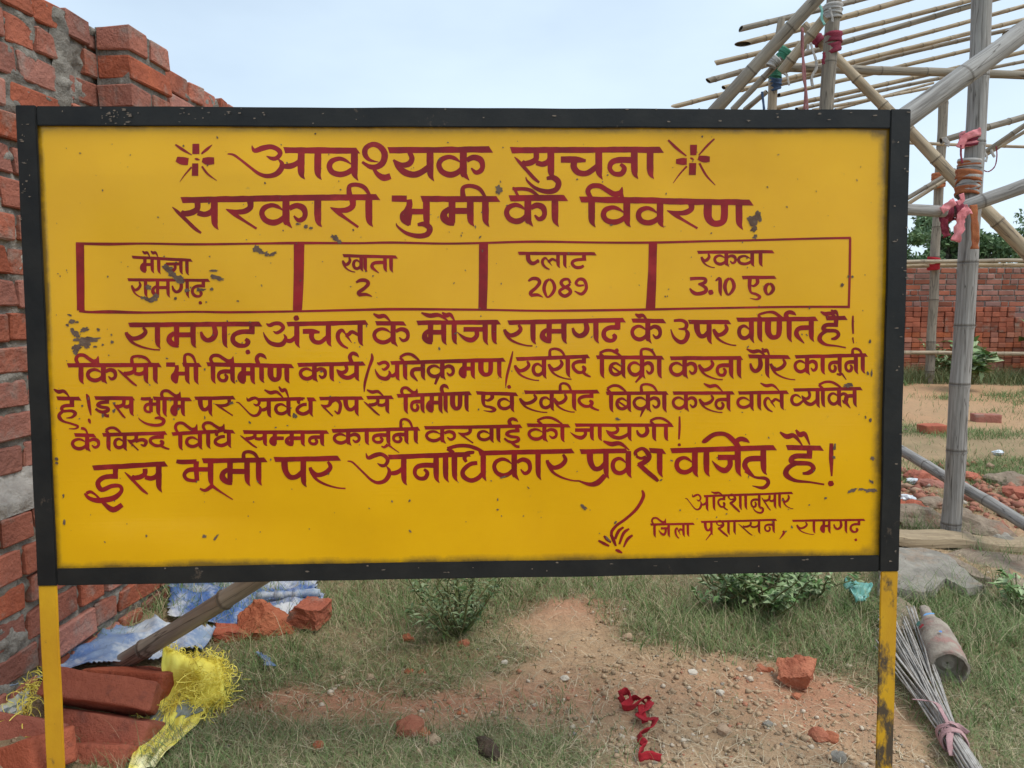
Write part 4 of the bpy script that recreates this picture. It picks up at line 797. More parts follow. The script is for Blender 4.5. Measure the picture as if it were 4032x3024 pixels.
st = empty('brick_stack', (6.3, 11.3, 0), label='low stack of orange bricks laid header out along the far wall', cat='brick stack')
topS = at(3600, 1196, 11.25).z; HB = box(.108, .225, .07); HB.materials.append(mat('stacked_brick', (.44, .15, .08), (.34, .10, .055), 6, .9, .3, 30, .2, rnd=.2)); SK = []
nr = int(topS / .074)
cnt = 0
for k in range(nr):
    for i in range(30):
        x = 5.62 + i * .113 + random.uniform(-.004, .004)
        if i > 14 and k >= nr - 3 + (i % 5 == 0): continue
        mx = Matrix.Translation((x, 11.25 + random.uniform(-.01, .01), .035 + .074 * k)) @ Matrix.Rotation(random.uniform(-.03, .03), 4, 'Z')
        if cnt < 300: place_child(HB, mx, st, None); cnt += 1
        else: SK.append((HB, mx))
if SK: joined('brick_layers', SK, M['brick_mass'], st, kind='stuff')

def leaf_cloud(centres, radii, n, size, c0, c1, flat=.7, seed=0):
    r = np.random.default_rng(seed); k = r.integers(0, len(centres), n); C = np.array(centres)[k]; Rr = np.array(radii)[k][:, None]
    d = r.normal(size=(n, 3)); d /= np.linalg.norm(d, axis=1, keepdims=True); p = C + d * Rr * (r.random((n, 1)) ** .45) * np.array([1, 1, flat])
    a = r.normal(size=(n, 3)); a /= np.linalg.norm(a, axis=1, keepdims=True); b = np.cross(a, r.normal(size=(n, 3))); b /= np.linalg.norm(b, axis=1, keepdims=True)
    s = size * r.uniform(.6, 1.3, (n, 1)); Vv = np.stack([p - a * s, p + b * s * .42, p + a * s, p - b * s * .42], 1).reshape(-1, 3)
    t = np.clip(.5 + .5 * r.normal(size=(n, 1)) * .6, 0, 1); c = np.array(c0) * (1 - t) + np.array(c1) * t
    return quads(Vv, np.arange(n * 4).reshape(n, 4), np.repeat(c, 4, 0))
def limb(bmv, p0, p1, r0, r1, bend=.1, n=6):
    vs, fs = bmv; sd = random.random() * 50; prev = None; d = (p1 - p0); q = d.to_track_quat('Z', 'Y')
    for i in range(n + 1):
        t = i / n; c = p0 + d * t + noise.noise_vector(Vector((t * 2, sd, 0))) * bend * d.length * math.sin(math.pi * t); r = r0 + (r1 - r0) * t; o = len(vs)
        for k in range(6): a = k * math.pi / 3; vs.append(c + q @ Vector((r * math.cos(a), r * math.sin(a), 0)))
        if prev is not None:
            for k in range(6): fs.append((prev + k, prev + (k + 1) % 6, o + (k + 1) % 6, o + k))
        prev = o
def tree(x, y, H, R_, label, nb=9, n=6000, size=.09, c0=(.07, .13, .055), c1=(.17, .25, .11), low=.35, cr_=.3, seed=0):
    random.seed(seed); t = empty('tree', (x, y, 0), label=label, cat='tree', group='trees beyond the far wall'); base = Vector((x, y, -.1)); vs, fs = [], []; top = Vector((x + random.uniform(-.4, .4), y, H * .7)); limb((vs, fs), base, top, H * .028, H * .012)
    cs, rs = [], []
    for i in range(nb):
        f = low + (1 - low) * i / nb * .8; p0 = base.lerp(top, min(1, f)); a = random.uniform(0, 6.28); rr = R_ * random.uniform(.5, 1); p1 = Vector((x + rr * math.cos(a), y + rr * math.sin(a), H * random.uniform(low + .1, .97)))
        limb((vs, fs), p0, p1, H * .010, H * .003, .2)
        for k in range(4):
            q = p0.lerp(p1, .55 + .15 * k) + Vector((random.uniform(-1, 1), random.uniform(-1, 1), random.uniform(-.6, .6))) * R_ * .28; limb((vs, fs), p0.lerp(p1, .5), q, H * .004, H * .0015, .2, 3); cs.append(tuple(q)); rs.append(R_ * cr_ * random.uniform(.6, 1.2))
    link('trunk', pyd(vs, fs, True), M['bark'], t); link('crown', leaf_cloud(cs, rs, n, size, c0, c1, seed=seed), M['leaf'], t)
tree(14.3, 25, 4.8, 1.5, 'dense dark green tree left of the thick grey post, beyond the far wall', 12, 11000, .10, seed=1)
tree(16.9, 26, 4.1, 1.9, 'sparse tree with bare twisting branches between post and diagonal brace', 10, 3600, .09, cr_=.22, seed=2)
tree(19.4, 27, 4.3, 1.8, 'sparse light tree at the right edge beyond the far wall', 9, 4200, .09, cr_=.25, seed=5)
tree(11.4, 24, 3.6, 1.2, 'low bushy tree hidden mostly behind the board edge', 9, 7000, .09, seed=7)
for k, (x, y, H, r_) in enumerate([(12.2, 22, 2.35, 1.6), (15.0, 23, 2.2, 1.7), (17.6, 23, 2.4, 1.7), (8, 23, 2.4, 1.8), (20.5, 24, 2.6, 1.8)]):
    lb = ['round green scrub left of the thick grey post above the far wall', 'round green scrub right of the thick grey post above the far wall', 'round green scrub above the far wall at the right edge', 'round green scrub behind the board', 'round green scrub beyond the right edge'][k]
    b2 = empty('shrub', (x, y, 0), label=lb, cat='shrub', group='scrub beyond the far wall'); random.seed(k); vs, fs = [], []
    cs = [(x + random.uniform(-r_, r_), y + random.uniform(-.8, .8), random.uniform(.5, H - .4)) for _ in range(26)]
    for c in cs[:10]: limb((vs, fs), Vector((x, y, 0)), Vector(c), .05, .012)
    link('stems', pyd(vs, fs, True), M['bark'], b2); link('foliage', leaf_cloud(cs, [.5] * 26, 9000, .085, (.055, .11, .045), (.15, .22, .09), .8, k + 20), M['leaf'], b2)
hz = []
for i in range(140):
    a = R(-60 + 120 * i / 139 + random.uniform(-.4, .4)); d_ = random.uniform(180, 260); hz.append((d_ * math.sin(a), d_ * math.cos(a), random.uniform(1, 3.2)))
link('distant_woods', leaf_cloud(hz, [5.5] * 140, 42000, .9, (.05, .10, .04), (.10, .16, .08), .55, 99), M['leaf'], kind='stuff', label='low line of woods along the horizon', cat='woods')

# plants: leafy weeds
def weed(c, n_st, H, spread, leaf, nleaf, label, name='weed', cat='plant', broad=.5, c0=(.09, .19, .045), c1=(.42, .49, .28), group=None, seed=0, flowers=0):
    r = random.Random(seed); t = empty(name, c, label=label, cat=cat, group=group); vs, fs = [], []; LVs, LFs, LC = [], [], []
    for i in range(n_st):
        a = r.uniform(0, 6.28); q = c + Vector((math.cos(a) * spread * r.uniform(.2, 1), math.sin(a) * spread * r.uniform(.2, 1), H * r.uniform(.5, 1))); limb((vs, fs), c.copy(), q, .004, .0015, .25, 5)
        for k in range(nleaf):
            f = r.uniform(.25, 1.02); p = c.lerp(q, f) + Vector((r.uniform(-1, 1), r.uniform(-1, 1), r.uniform(-1, 1))) * .012
            d = Vector((r.gauss(0, 1), r.gauss(0, 1), r.uniform(-.2, .9))).normalized(); s = d.cross(Vector((r.gauss(0, .3), r.gauss(0, .3), 1))).normalized(); nn = s.cross(d); L_ = leaf * r.uniform(.5, 1.2); o = len(LVs); wd = L_ * broad * .5
            LVs += [p, p + d * L_ * .45 + s * wd + nn * L_ * .1, p + d * L_ * .5 , p + d * L_ * .45 - s * wd + nn * L_ * .1, p + d * L_ - nn * L_ * .15]
            LFs += [(o, o + 1, o + 2), (o, o + 2, o + 3), (o + 1, o + 4, o + 2), (o + 2, o + 4, o + 3)]; tt = r.random() ** 1.5; cc = tuple(c0[m] * (1 - tt) + c1[m] * tt for m in range(3)); LC += [cc] * 5
    link('stems', pyd(vs, fs, True), M['bark'] if flowers else M['leafstem'], t)
    me = pyd(LVs, LFs); ca = me.color_attributes.new('tint', 'FLOAT_COLOR', 'POINT'); ca.data.foreach_set('color', [x for c_ in LC for x in (*c_, 1)]); link('leaves', me, M['leaf'], t)
    return t
M['leafstem'] = mat('plant_stem', (.12, .16, .05), (.16, .13, .07), 20, .7, 0)
weed(zg('e', 1290, 560), 36, .21, .30, .040, 22, 'bushy green weed with small pale broad leaves, below the board to the right', seed=1)
weed(zg('e', 980, 500), 22, .18, .24, .036, 18, 'smaller leafy weed joined to the left of the bushy one', seed=3)
weed(zg('e', 1560, 470), 22, .19, .26, .036, 18, 'leafy weed to the right of the bushy one', seed=4)
weed(zg('f', 1200, 540), 24, .28, .26, .034, 30, 'tall spindly weed with small leaves under the middle of the board', broad=.3, seed=5, c0=(.06, .12, .03), c1=(.26, .32, .18))
weed(zg('d', 1090, 640), 8, .14, .14, .05, 12, 'small yellow green weed at the right edge by the slabs', seed=6)
weed(Vector((5.95, 9.9, .1)), 20, .55, .35, .16, 8, 'broad leaved plant before the far wall left of the thick post', seed=8, broad=.9)
weed(Vector((7.55, 10.6, .1)), 26, .9, .5, .17, 8, 'tall broad leaved plant before the far wall right of the thick post', seed=9, broad=.9)
weed(Vector((6.2, 10.9, .1)), 30, .55, .5, .12, 12, 'weedy clump against the low brick stack', seed=10, broad=.4)

# ------------------------------------------------------------------ loose bricks, sack, tarpaulins (lower left)
def loose(z, x, y, Y, rot, dim=(.24, .115, .078), label='', m='brick_new', group='loose bricks in the yellow sack', cat='brick', chop=None, seed=0, amp=.004, dz=None, name='loose_brick'):
    me = rough_brick(*dim, seed, chop, amp=amp); me.polygons.foreach_set('use_smooth', [chop is None] * len(me.polygons)); me.materials.append(M[m]); o = bpy.data.objects.new(name, me); COL.objects.link(o)
    p = zat(z, x, y, Y) if Y else zg(z, x, y, dz if dz is not None else dim[2] * .35); o.matrix_world = Matrix.Translation(p) @ Matrix.Rotation(R(rot[2]), 4, 'Z') @ Matrix.Rotation(R(rot[1]), 4, 'Y') @ Matrix.Rotation(R(rot[0]), 4, 'X')
    tag(o, label, cat, group); return o
loose('a', 690, 1150, 1.90, (-38, 13, 8), (.27, .112, .072), 'top brick of the pile in the yellow sack, tilted down to the right', seed=1)
loose('a', 880, 1095, 2.06, (-20, 1, -6), (.235, .12, .080), 'brick lying behind the top one, its right end showing', seed=2)
loose('a', 705, 1405, 1.86, (-30, 5, -7), (.26, .112, .072), 'middle brick of the pile under the tilted top one', seed=3)
loose('a', 880, 1490, 1.88, (-20, 3, -24), (.15, .11, .075), 'end of a brick showing low between the pile and the sack', seed=21)
loose('a', 270, 1340, 1.93, (0, -3, 12), (.22, .115, .08), 'brick behind the left leg in the middle of the pile', seed=4)
loose('a', 600, 1600, 1.785, (-26, 0, -3), (.235, .112, .074), 'lowest brick of the pile right of the left leg', seed=5)
loose('a', 90, 1430, 1.79, (-30, 19, 13), (.23, .115, .085), 'brick at the left edge sloping down towards the leg', seed=6)
loose('a', 170, 1600, 1.70, (-14, -24, -18), (.20, .115, .08), 'brick in the bottom left corner sloping up towards the leg', seed=8)
loose('a', 1810, 745, None, (15, 8, 25), (.20, .12, .095), 'broken bright orange brick chunk before the blue tarpaulin', seed=9, group='broken bricks on the ground', m='brick_broken', chop=[((.05, 0, .01), (.6, .2, 1)), ((-.05, 0, .02), (-.9, -.2, .9)), ((0, -.03, .03), (.1, -1, .8))], amp=.008, dz=.035)
loose('a', 2075, 715, None, (0, 4, -12), (.11, .11, .07), 'half brick with a flat top right of the orange chunk', seed=10, group='broken bricks on the ground', m='brick', chop=[((-.04, 0, .02), (-1, 0, .5))], dz=.05)
loose('a', 1560, 790, None, (0, 10, 20), (.12, .08, .05), 'small brick piece half buried left of the orange chunk', seed=11, group='broken bricks on the ground', dz=.01, chop=[((.04, 0, 0), (1, 0, .3))])
loose('a', 650, 975, 2.35, (0, 10, 30), (.09, .08, .05), 'brick fragment on the faded tarpaulin by the bamboo foot', seed=12, group='broken bricks on the ground', m='brick')
loose('e', 1500, 1065, None, (25, 12, -12), (.115, .075, .085), 'jagged orange brick chunk on bare soil near the right leg', seed=13, group='broken bricks on the ground', m='brick_broken', chop=[((-.02, 0, .02), (-.7, 0, 1)), ((.04, 0, 0), (1, -.3, .1)), ((0, 0, -.03), (-.5, 0, -1))], amp=.008, dz=.03)
loose('c', 572, 972, None, (0, 0, -8), (.235, .115, .09), 'whole brick on the far ground right of the thick grey post', seed=14, group='bricks on the far ground', m='brick', dz=.035)
loose('c', 300, 1028, None, (0, 0, 12), (.21, .12, .085), 'orange brick on the far ground left of the thick grey post', seed=15, group='bricks on the far ground', dz=.035)
loose('c', 612, 712, None, (0, 0, 12), (.15, .12, .11), 'small red lump on the sand heap', seed=16, group='bricks on the far ground', dz=.035)
loose('a', 60, 1330, 1.95, (0, 5, 30), (.20, .115, .08), 'brick partly hidden under the left sack flap', seed=22)
def sheet(name, outline, z, m, amp, label, cat, step=.009, seed=0, lift=.008, freq=5, parent=None, **k):
    pts = [zg(z, x, y) for x, y in outline]; x0, x1 = min(p.x for p in pts), max(p.x for p in pts); y0, y1 = min(p.y for p in pts), max(p.y for p in pts); n = len(pts)
    def ins(x, y):
        c = False
        for i in range(n):
            a, b = pts[i], pts[i - 1]
            if (a.y > y) != (b.y > y) and x < (b.x - a.x) * (y - a.y) / (b.y - a.y) + a.x: c = not c
        return c
    nx, ny = int((x1 - x0) / step) + 1, int((y1 - y0) / step) + 1; idx = {}; vs = []; fs = []
    def vid(i, j):
        if (i, j) not in idx:
            x, y = x0 + i * step, y0 + j * step; q = Vector((x * freq, y * freq, seed)); a = 1 - abs(noise.noise(q)) * 2.4; b = 1 - abs(noise.noise(q * 2.3 + Vector((9, 2, 0)))) * 2.4; c = noise.noise(q * .5)
            h_ = amp * (max(0, a) ** 2 * .9 + max(0, b) ** 2 * .35 + .5 * c + .3); idx[(i, j)] = len(vs); vs.append((x + .2 * amp * noise.noise(q * 1.5), y, gh(x, y) + crumb(x, y) * .3 + lift + max(0, h_)))
        return idx[(i, j)]
    for i in range(nx):
        for j in range(ny):
            x, y = x0 + (i + .5) * step, y0 + (j + .5) * step; jj = noise.noise(Vector((x * 14, y * 14, seed))) * .02
            if ins(x + jj, y + jj * .7): fs.append((vid(i, j), vid(i + 1, j), vid(i + 1, j + 1), vid(i, j + 1)))
    o = link(name, pyd(vs, fs, True), m, parent, label=label, cat=cat, **k); s = o.modifiers.new('s', 'SOLIDIFY'); s.thickness = .002; s.offset = -1; return o
tp = sheet('tarpaulin', [(1180, 250), (1120, 590), (1160, 690), (1440, 720), (1500, 800), (1680, 800), (1900, 720), (2165, 640), (2155, 560), (2080, 540), (2145, 450), (2190, 250)], 'a', M['tarp'], .030, 'crumpled blue tarpaulin on the ground behind the bamboo prop', 'tarpaulin', seed=3)
roll = strip_rows([zg('a', x, y, .045) for x, y in [(1795, 590), (1900, 575), (2000, 572), (2075, 575)]], .012, sub=5)
merge_rows('rolled_edge', wrap(zg('a', 1935, 575, .045), zg('a', 2075, 572) - zg('a', 1795, 585), .011, .17, 3, .0, 1), M['tarp2'], tp)
sheet('tarpaulin', [(380, 815), (600, 775), (800, 745), (1010, 755), (1250, 790), (1430, 800), (1390, 900), (1200, 960), (900, 1030), (600, 1060), (380, 1090), (180, 1150), (0, 1260), (-200, 1320), (-200, 1150), (50, 1000), (200, 900)], 'a', M['tarp2'], .032, 'faded blue and white plastic sheet under the sack and bamboo foot', 'tarpaulin', seed=8, lift=.012)
sheet('plastic_scrap', [(1730, 930), (1760, 950), (1800, 1000), (1870, 1015), (1860, 1030), (1790, 1030), (1740, 980)], 'a', M['tarp2'], .012, 'narrow torn scrap of blue plastic in the grass', 'plastic scrap', step=.006, seed=2, lift=.02)
sheet('plastic_scrap', [(1830, 460), (1880, 455), (1930, 480), (2010, 510), (2020, 545), (1960, 590), (1920, 585), (1880, 540)], 'e', M['turq'], .04, 'crumpled turquoise plastic scrap in the grass by the right leg', 'plastic scrap', step=.008, seed=5, lift=.03, freq=12)
sheet('plastic_scrap', [(392, 900), (450, 855), (570, 870), (555, 910), (470, 980), (392, 975)], 'a', M['plastic'], .03, 'piece of white plastic behind the left leg on the faded sheet', 'plastic scrap', step=.008, seed=6, lift=.05, freq=9)
def cloth(rows, z, depths, nu=46, nv=60, amp=.010, seed=0, fold=0):
    G_ = [[surf(z, x, y, D if not isinstance(D, (list, tuple)) else D[i]) for i, (x, y) in enumerate(r_)] for r_, D in zip(rows, depths)]
    def cr1(P, t):
        n = len(P) - 1; f = min(n - 1e-6, max(0, t * n)); i = int(f); t = f - i; a, b, c, d = P[max(0, i - 1)], P[i], P[i + 1], P[min(n, i + 2)]
        return .5 * (2 * b + (c - a) * t + (2 * a - 5 * b + 4 * c - d) * t * t + (3 * b - a - 3 * c + d) * t ** 3)
    P = []
    for i in range(nv + 1):
        R1 = [cr1([G_[k][m] for k in range(len(G_))], i / nv) for m in range(len(G_[0]))]; row = []
        for j in range(nu + 1):
            p = cr1(R1, j / nu); q = Vector((j / nu * 3.2, i / nv * 3.2, seed)); c = (1 - abs(noise.noise(q)) * 2.2) ** 2 * amp + amp * .6 * noise.noise(q * 3); row.append(p + Vector((.15 * c, -c * .7, c)))
        P.append(row)
    return P
rows = [[(1100, 850), (1170, 885), (1290, 930), (1390, 935), (1475, 945)], [(1085, 990), (1150, 1000), (1250, 1010), (1370, 1020), (1500, 1060)], [(1105, 1150), (1190, 1180), (1280, 1150), (1390, 1130), (1490, 1190)], [(1020, 1280), (1110, 1250), (1220, 1215), (1310, 1235), (1395, 1250)],
        [(940, 1440), (1040, 1420), (1130, 1400), (1230, 1385), (1345, 1340)], [(885, 1600), (960, 1580), (1050, 1540), (1130, 1505), (1225, 1450)], [(860, 1740), (930, 1720), (990, 1690), (1040, 1645), (1085, 1600)]]
PR = cloth(rows, 'a', [2.12, 2.06, [2.04, 2.08, 2.06, 2.02, 2.0], 1.98, 1.90, 1.83, 1.72], seed=1)
sack = empty('woven_sack', zg('a', 1100, 1500), label='torn yellow woven sack with frayed edge right of the brick pile', cat='sack')
o = link('sack_cloth', grid_mesh(PR), M['sack'], sack); s = o.modifiers.new('s', 'SOLIDIFY'); s.thickness = .0015
def frays(edge, nrm, n, ln, seed, w=.0009, up=.2):
    r = random.Random(seed); vs, fs = [], []
    for k in range(n):
        i = r.random() * (len(edge) - 1); p = edge[int(i)].lerp(edge[min(len(edge) - 1, int(i) + 1)], i % 1) + Vector((r.gauss(0, .006), r.gauss(0, .006), r.gauss(0, .006)))
        d = (nrm + Vector((r.gauss(0, .8), r.gauss(0, .8), r.gauss(up, .7)))).normalized(); S = 9; st = ln * 2.2 * r.uniform(.35, 1.3) / S; o = len(vs)
        axr = Vector((r.gauss(0, 1), r.gauss(0, 1), r.gauss(0, 1))).normalized(); an = r.uniform(.25, .8); pos = p.copy(); wv = w * r.uniform(.6, 1.4)
        for q in range(S + 1):
            sv = d.cross(axr + Vector((.01, .02, .03))).normalized() * wv; vs += [pos - sv, pos + sv]; pos = pos + d * st
            d = (Matrix.Rotation(an * r.uniform(.3, 1.6), 3, axr) @ d + Vector((0, 0, -.08))).normalized()
        fs += [(o + 2 * q, o + 2 * q + 1, o + 2 * q + 3, o + 2 * q + 2) for q in range(S)]
    return vs, fs
top = PR[0]; right = [r_[-1] for r_ in PR[:38]]; fold = [r_[30] for r_ in PR[8:32]]; inner = [PR[k][int(46 - (k - 10) * 1.2)] for k in range(12, 34)]
vs, fs = [], []
for e, nn, n, ln, sd in ((top, Vector((0, 0, 1)), 170, .018, 1), (right, Vector((.6, -.5, -.3)), 380, .026, 2), (fold, Vector((0, -1, .4)), 150, .035, 3), (inner, Vector((.2, -1, .2)), 130, .035, 4), ([PR[k][0] for k in range(26, 40)], Vector((-.4, -1, .3)), 26, .022, 6)):
    v2, f2 = frays(e, nn, n, ln, sd); o_ = len(vs); vs += v2; fs += [tuple(i + o_ for i in f) for f in f2]
link('frayed_threads', pyd(vs, fs), M['fray'], sack, kind='stuff')
def on_sack(P, strokes, wd):
    vs, fs = [], []; nv, nu = len(P) - 1, len(P[0]) - 1
    for kk, st_ in enumerate(strokes):
        L2 = []
        for i in range(len(st_) - 1):
            for q in range(6): t = q / 6; L2.append(tuple(st_[i][m] + (st_[i + 1][m] - st_[i][m]) * t for m in (0, 1)))
        L2.append(st_[-1]); o_ = len(vs)
        for k, (u, v) in enumerate(L2):
            a, b = L2[max(0, k - 1)], L2[min(len(L2) - 1, k + 1)]; dx, dy = b[0] - a[0], b[1] - a[1]; l_ = math.hypot(dx, dy) or 1
            for sgn in (-1, 1):
                uu, vv = u - dy / l_ * wd * sgn, v + dx / l_ * wd * sgn; fi, fj = min(nv - .01, max(0, vv * nv)), min(nu - .01, max(0, uu * nu)); i, j = int(fi), int(fj); ti, tj = fi - i, fj - j
                p = P[i][j].lerp(P[i][j + 1], tj).lerp(P[i + 1][j].lerp(P[i + 1][j + 1], tj), ti); nn = (P[i][j + 1] - P[i][j]).cross(P[i + 1][j] - P[i][j]).normalized(); nn = nn if nn.y < 0 or nn.z > 0 else -nn
                if nn.dot(Vector((0, 0, CH)) - p) < 0: nn = -nn
                vs.append(p + nn * (.0028 + kk * .0001))
        fs += [(o_ + 2 * q, o_ + 2 * q + 1, o_ + 2 * q + 3, o_ + 2 * q + 2) for q in range(len(L2) - 1)]
    return pyd(vs, fs)
link('printed_lettering', on_sack(PR, [[(.12, .60), (.16, .56), (.22, .57), (.24, .61), (.20, .65)], [(.30, .62), (.33, .62), (.34, .65)], [(.50, .52), (.60, .50), (.66, .53), (.62, .57), (.53, .56), (.50, .52)], [(.55, .60), (.75, .58), (.95, .55)], [(.72, .52), (.76, .63)], [(.85, .50), (.88, .60)], [(.10, .72), (.2, .74), (.3, .70)]], .030), M['print'], sack)
rows = [[(140, 945), (200, 960), (265, 950)], [(70, 1075), (150, 1080), (240, 1090)], [(0, 1190), (100, 1185), (200, 1180)], [(-80, 1290), (60, 1270), (175, 1280)], [(-110, 1400), (30, 1380), (150, 1380)]]
PL = cloth(rows, 'a', [2.02, 1.98, 1.93, 1.88, 1.80], nu=30, nv=36, seed=4, amp=.012)
sack2 = empty('woven_sack', zg('a', 60, 1400), label='whitish and yellow woven sack flap left of the left leg', cat='sack')
o = link('sack_cloth', grid_mesh(PL), M['sack_w'], sack2); s = o.modifiers.new('s', 'SOLIDIFY'); s.thickness = .0015
vs, fs = [], []
for e, nn, n, ln, sd in (([r_[-1] for r_ in PL], Vector((.3, -1, .3)), 170, .035, 11), (PL[0], Vector((-.5, 0, 1)), 60, .04, 12)):
    v2, f2 = frays(e, nn, n, ln, sd); o_ = len(vs); vs += v2; fs += [tuple(i + o_ for i in f) for f in f2]
link('frayed_threads', pyd(vs, fs), M['fray'], sack2, kind='stuff')
link('printed_lettering', on_sack(PL, [[(.75, .55), (.85, .65), (.7, .8), (.45, .9)]], .06), M['print'], sack2)
# red cloth strip
rp = [(245, 1215, .02), (300, 1205, .025), (335, 1250, .02), (270, 1285, .012), (345, 1305, .02), (430, 1262, .03), (468, 1262, .02), (440, 1310, .02), (385, 1340, .012), (440, 1380, .015), (500, 1392, .02), (470, 1435, .012), (395, 1468, .012), (392, 1520, .015), (432, 1555, .012), (398, 1600, .012), (388, 1645, .012), (460, 1655, .02), (540, 1652, .012)]
merge_rows('cloth_strip', [strip_rows([zg('e', x, y, z_ + .010) for x, y, z_ in rp], .019, tw=3.5, sd=3, hint=Vector((0, .4, 1)), sub=6, cols=4), strip_rows([zg('e', x, y, z_) for x, y, z_ in [(250, 1225, .03), (300, 1240, .015), (370, 1235, .03), (455, 1275, .02), (400, 1300, .03), (430, 1370, .012)]], .017, tw=2, sd=9, hint=Vector((0, .4, 1)), sub=6)], M['redcloth'], label='twisted red cloth strip lying on the bare soil', cat='cloth strip')

# ------------------------------------------------------------------ right side: rods, crusted bottle, slabs, plank
bun = empty('rod_bundle', zg('d', 700, 1600), label='bundle of thin grey steel rods fanned out on the grass right of the right leg', cat='steel rods')
rr = random.Random(5); tie = zg('d', 670, 1560, .035)
dirb = (zg('d', 900, 1900, .02) - tie).normalized()
for k in range(44):
    a = rr.uniform(0, 6.28); q = rr.uniform(0, 1) ** .5 * .022; off = Vector((math.cos(a) * q, 0, math.sin(a) * q * .8)); f = k / 43
    e = zg('d', 175 + 245 * f + rr.uniform(-20, 20), 830 - 70 * f + rr.uniform(-60, 140), .02 + rr.uniform(0, .05)); m_id = tie + off; end = m_id + dirb * rr.uniform(.28, .45) + off * .3
    vs, fs = [], []; limb((vs, fs), e, m_id, .0024, .0026, .012, 5); o_ = len(vs); limb((vs, fs), m_id, end, .0026, .0026, .006, 3); link('rod', pyd(vs, fs, True), M['steel'], bun)
merge_rows('cloth_tie', wrap(tie, dirb, .0245, .022, 3, 1.1, 2) + [strip_rows([zg('d', x, y, z_) for x, y, z_ in [(415, 1335, .05), (500, 1355, .055), (570, 1390, .06), (605, 1450, .06), (650, 1540, .06)]], .010, sd=2), strip_rows([zg('d', x, y, z_) for x, y, z_ in [(650, 1540, .07), (700, 1560, .07), (770, 1560, .05)]], .012, sd=4), strip_rows([zg('d', x, y, z_) for x, y, z_ in [(660, 1560, .06), (650, 1620, .05), (670, 1660, .03)]], .014, sd=6)], M['mauve'], bun)
def lathe(prof, m, p0, ax, label, cat, name, amp=.003, n=28):
    ax = ax.normalized(); u = ax.orthogonal().normalized(); v = ax.cross(u); P = []
    for t, r in prof: P.append([p0 + ax * t + (u * math.cos(2 * math.pi * k / n) + v * math.sin(2 * math.pi * k / n)) * (r + amp * noise.noise(Vector((math.cos(2 * math.pi * k / n) * 3, math.sin(2 * math.pi * k / n) * 3, t * 30)))) for k in range(n + 1)])
    return P
tip = zg('d', 487, 770, .075); end = zg('d', 655, 1130, .050)
tip = end + (tip - end).normalized() * .40 if (tip - end).length > .40 else tip
end = tip + (end - tip)
Lb = (end - tip).length
prof = [(Lb * a, b) for a, b in ((0, .005), (.03, .014), (.15, .018), (.26, .023), (.36, .036), (.45, .046), (.6, .050), (.85, .052))]
prof = prof + [(Lb, .052), (Lb + .002, .044), (Lb - .030, .042), (Lb - .036, .030), (Lb - .026, .016), (Lb - .032, .0004)]
fine = []
for a, b in zip(prof, prof[1:]):
    for k in range(6): fine.append((a[0] + (b[0] - a[0]) * k / 6, a[1] + (b[1] - a[1]) * k / 6))
M['crust'] = mat('mortar_crusted_pipe', (.38, .33, .27), (.24, .19, .16), 18, .9, .9, 70, .2, c3=(.36, .20, .17), s3=9, t3=(.52, .62), bdist=.008)
bt = link('bottle_form', grid_mesh(lathe(fine, None, tip, end - tip, '', '', '')), M['crust'], label='mortar crusted bottle shaped form with a broken open end, beside the rods', cat='bottle form')
def on_lathe(t, a, w_, l_, col, nm):
    ax = (end - tip).normalized(); u = ax.orthogonal().normalized(); v = ax.cross(u); vs = []
    n = 10
    for k in range(n):
        b = 2 * math.pi * k / n; r = 1 + .5 * noise.noise(Vector((math.cos(b) * 2, math.sin(b) * 2, t * 40))); aa = a + math.cos(b) * r * w_ / .05; tt = t + math.sin(b) * r * l_; vs.append(tip + ax * tt + (u * math.cos(aa) + v * math.sin(aa)) * .0575)
    link(nm, pyd(vs, [tuple(range(n))]), mat(nm + '_paint', col, rough=.6, bump=0), bt)
axb = (end - tip).normalized(); ub = axb.orthogonal().normalized(); vb = axb.cross(ub); upa = math.atan2(UP.dot(vb), UP.dot(ub)); camd = (Vector((0, 0, CH)) - tip).normalized(); upa = math.atan2(camd.dot(vb), camd.dot(ub))
on_lathe(Lb * .55, upa + .5, .008, .008, (.35, .02, .03), 'red_stain'); on_lathe(Lb * .48, upa + .65, .008, .012, (.08, .22, .18), 'green_stain'); on_lathe(Lb * .72, upa - .3, .004, .006, (.10, .22, .50), 'blue_stain'); on_lathe(Lb * .42, upa - .1, .014, .006, (.16, .34, .60), 'blue_stain')
def slab(z, poly, h_, m, label, name='stone_slab', cat='stone slab', tilt=(0, 0), base=0, group=None, seed=0):
    pts = [zg(z, x, y) for x, y in poly]; c = sum(pts, Vector()) / len(pts); bm = bmesh.new()
    vs = [bm.verts.new((p.x, p.y, gh(c.x, c.y) + base + (p.x - c.x) * tilt[0] + (p.y - c.y) * tilt[1])) for p in pts]; f = bm.faces.new(vs)
    if f.normal.z < 0: f.normal_flip()
    ex = bmesh.ops.extrude_face_region(bm, geom=[f]); up_ = [v for v in ex['geom'] if isinstance(v, bmesh.types.BMVert)]
    for v in up_: v.co.z += h_; v.co.xy = c.xy + (v.co.xy - c.xy) * .96
    bmesh.ops.triangulate(bm, faces=bm.faces[:]); bmesh.ops.subdivide_edges(bm, edges=bm.edges[:], cuts=4, use_grid_fill=True)
    for v in bm.verts: v.co += noise.noise_vector(v.co * 9 + Vector((seed, 0, 0))) * .012 + noise.noise_vector(v.co * 40) * .004
    me = bpy.data.meshes.new(name); bm.to_mesh(me); bm.free(); return link(name, me, m, label=label, cat=cat, group=group)
slab('d', [(200, 360), (470, 335), (640, 380), (760, 460), (900, 570), (780, 600), (640, 520), (560, 590), (480, 630), (200, 600)], .028, M['stone'], 'large grey stone slab beside the right leg', base=.02, tilt=(-.04, .06), group='stone slabs by the right leg')
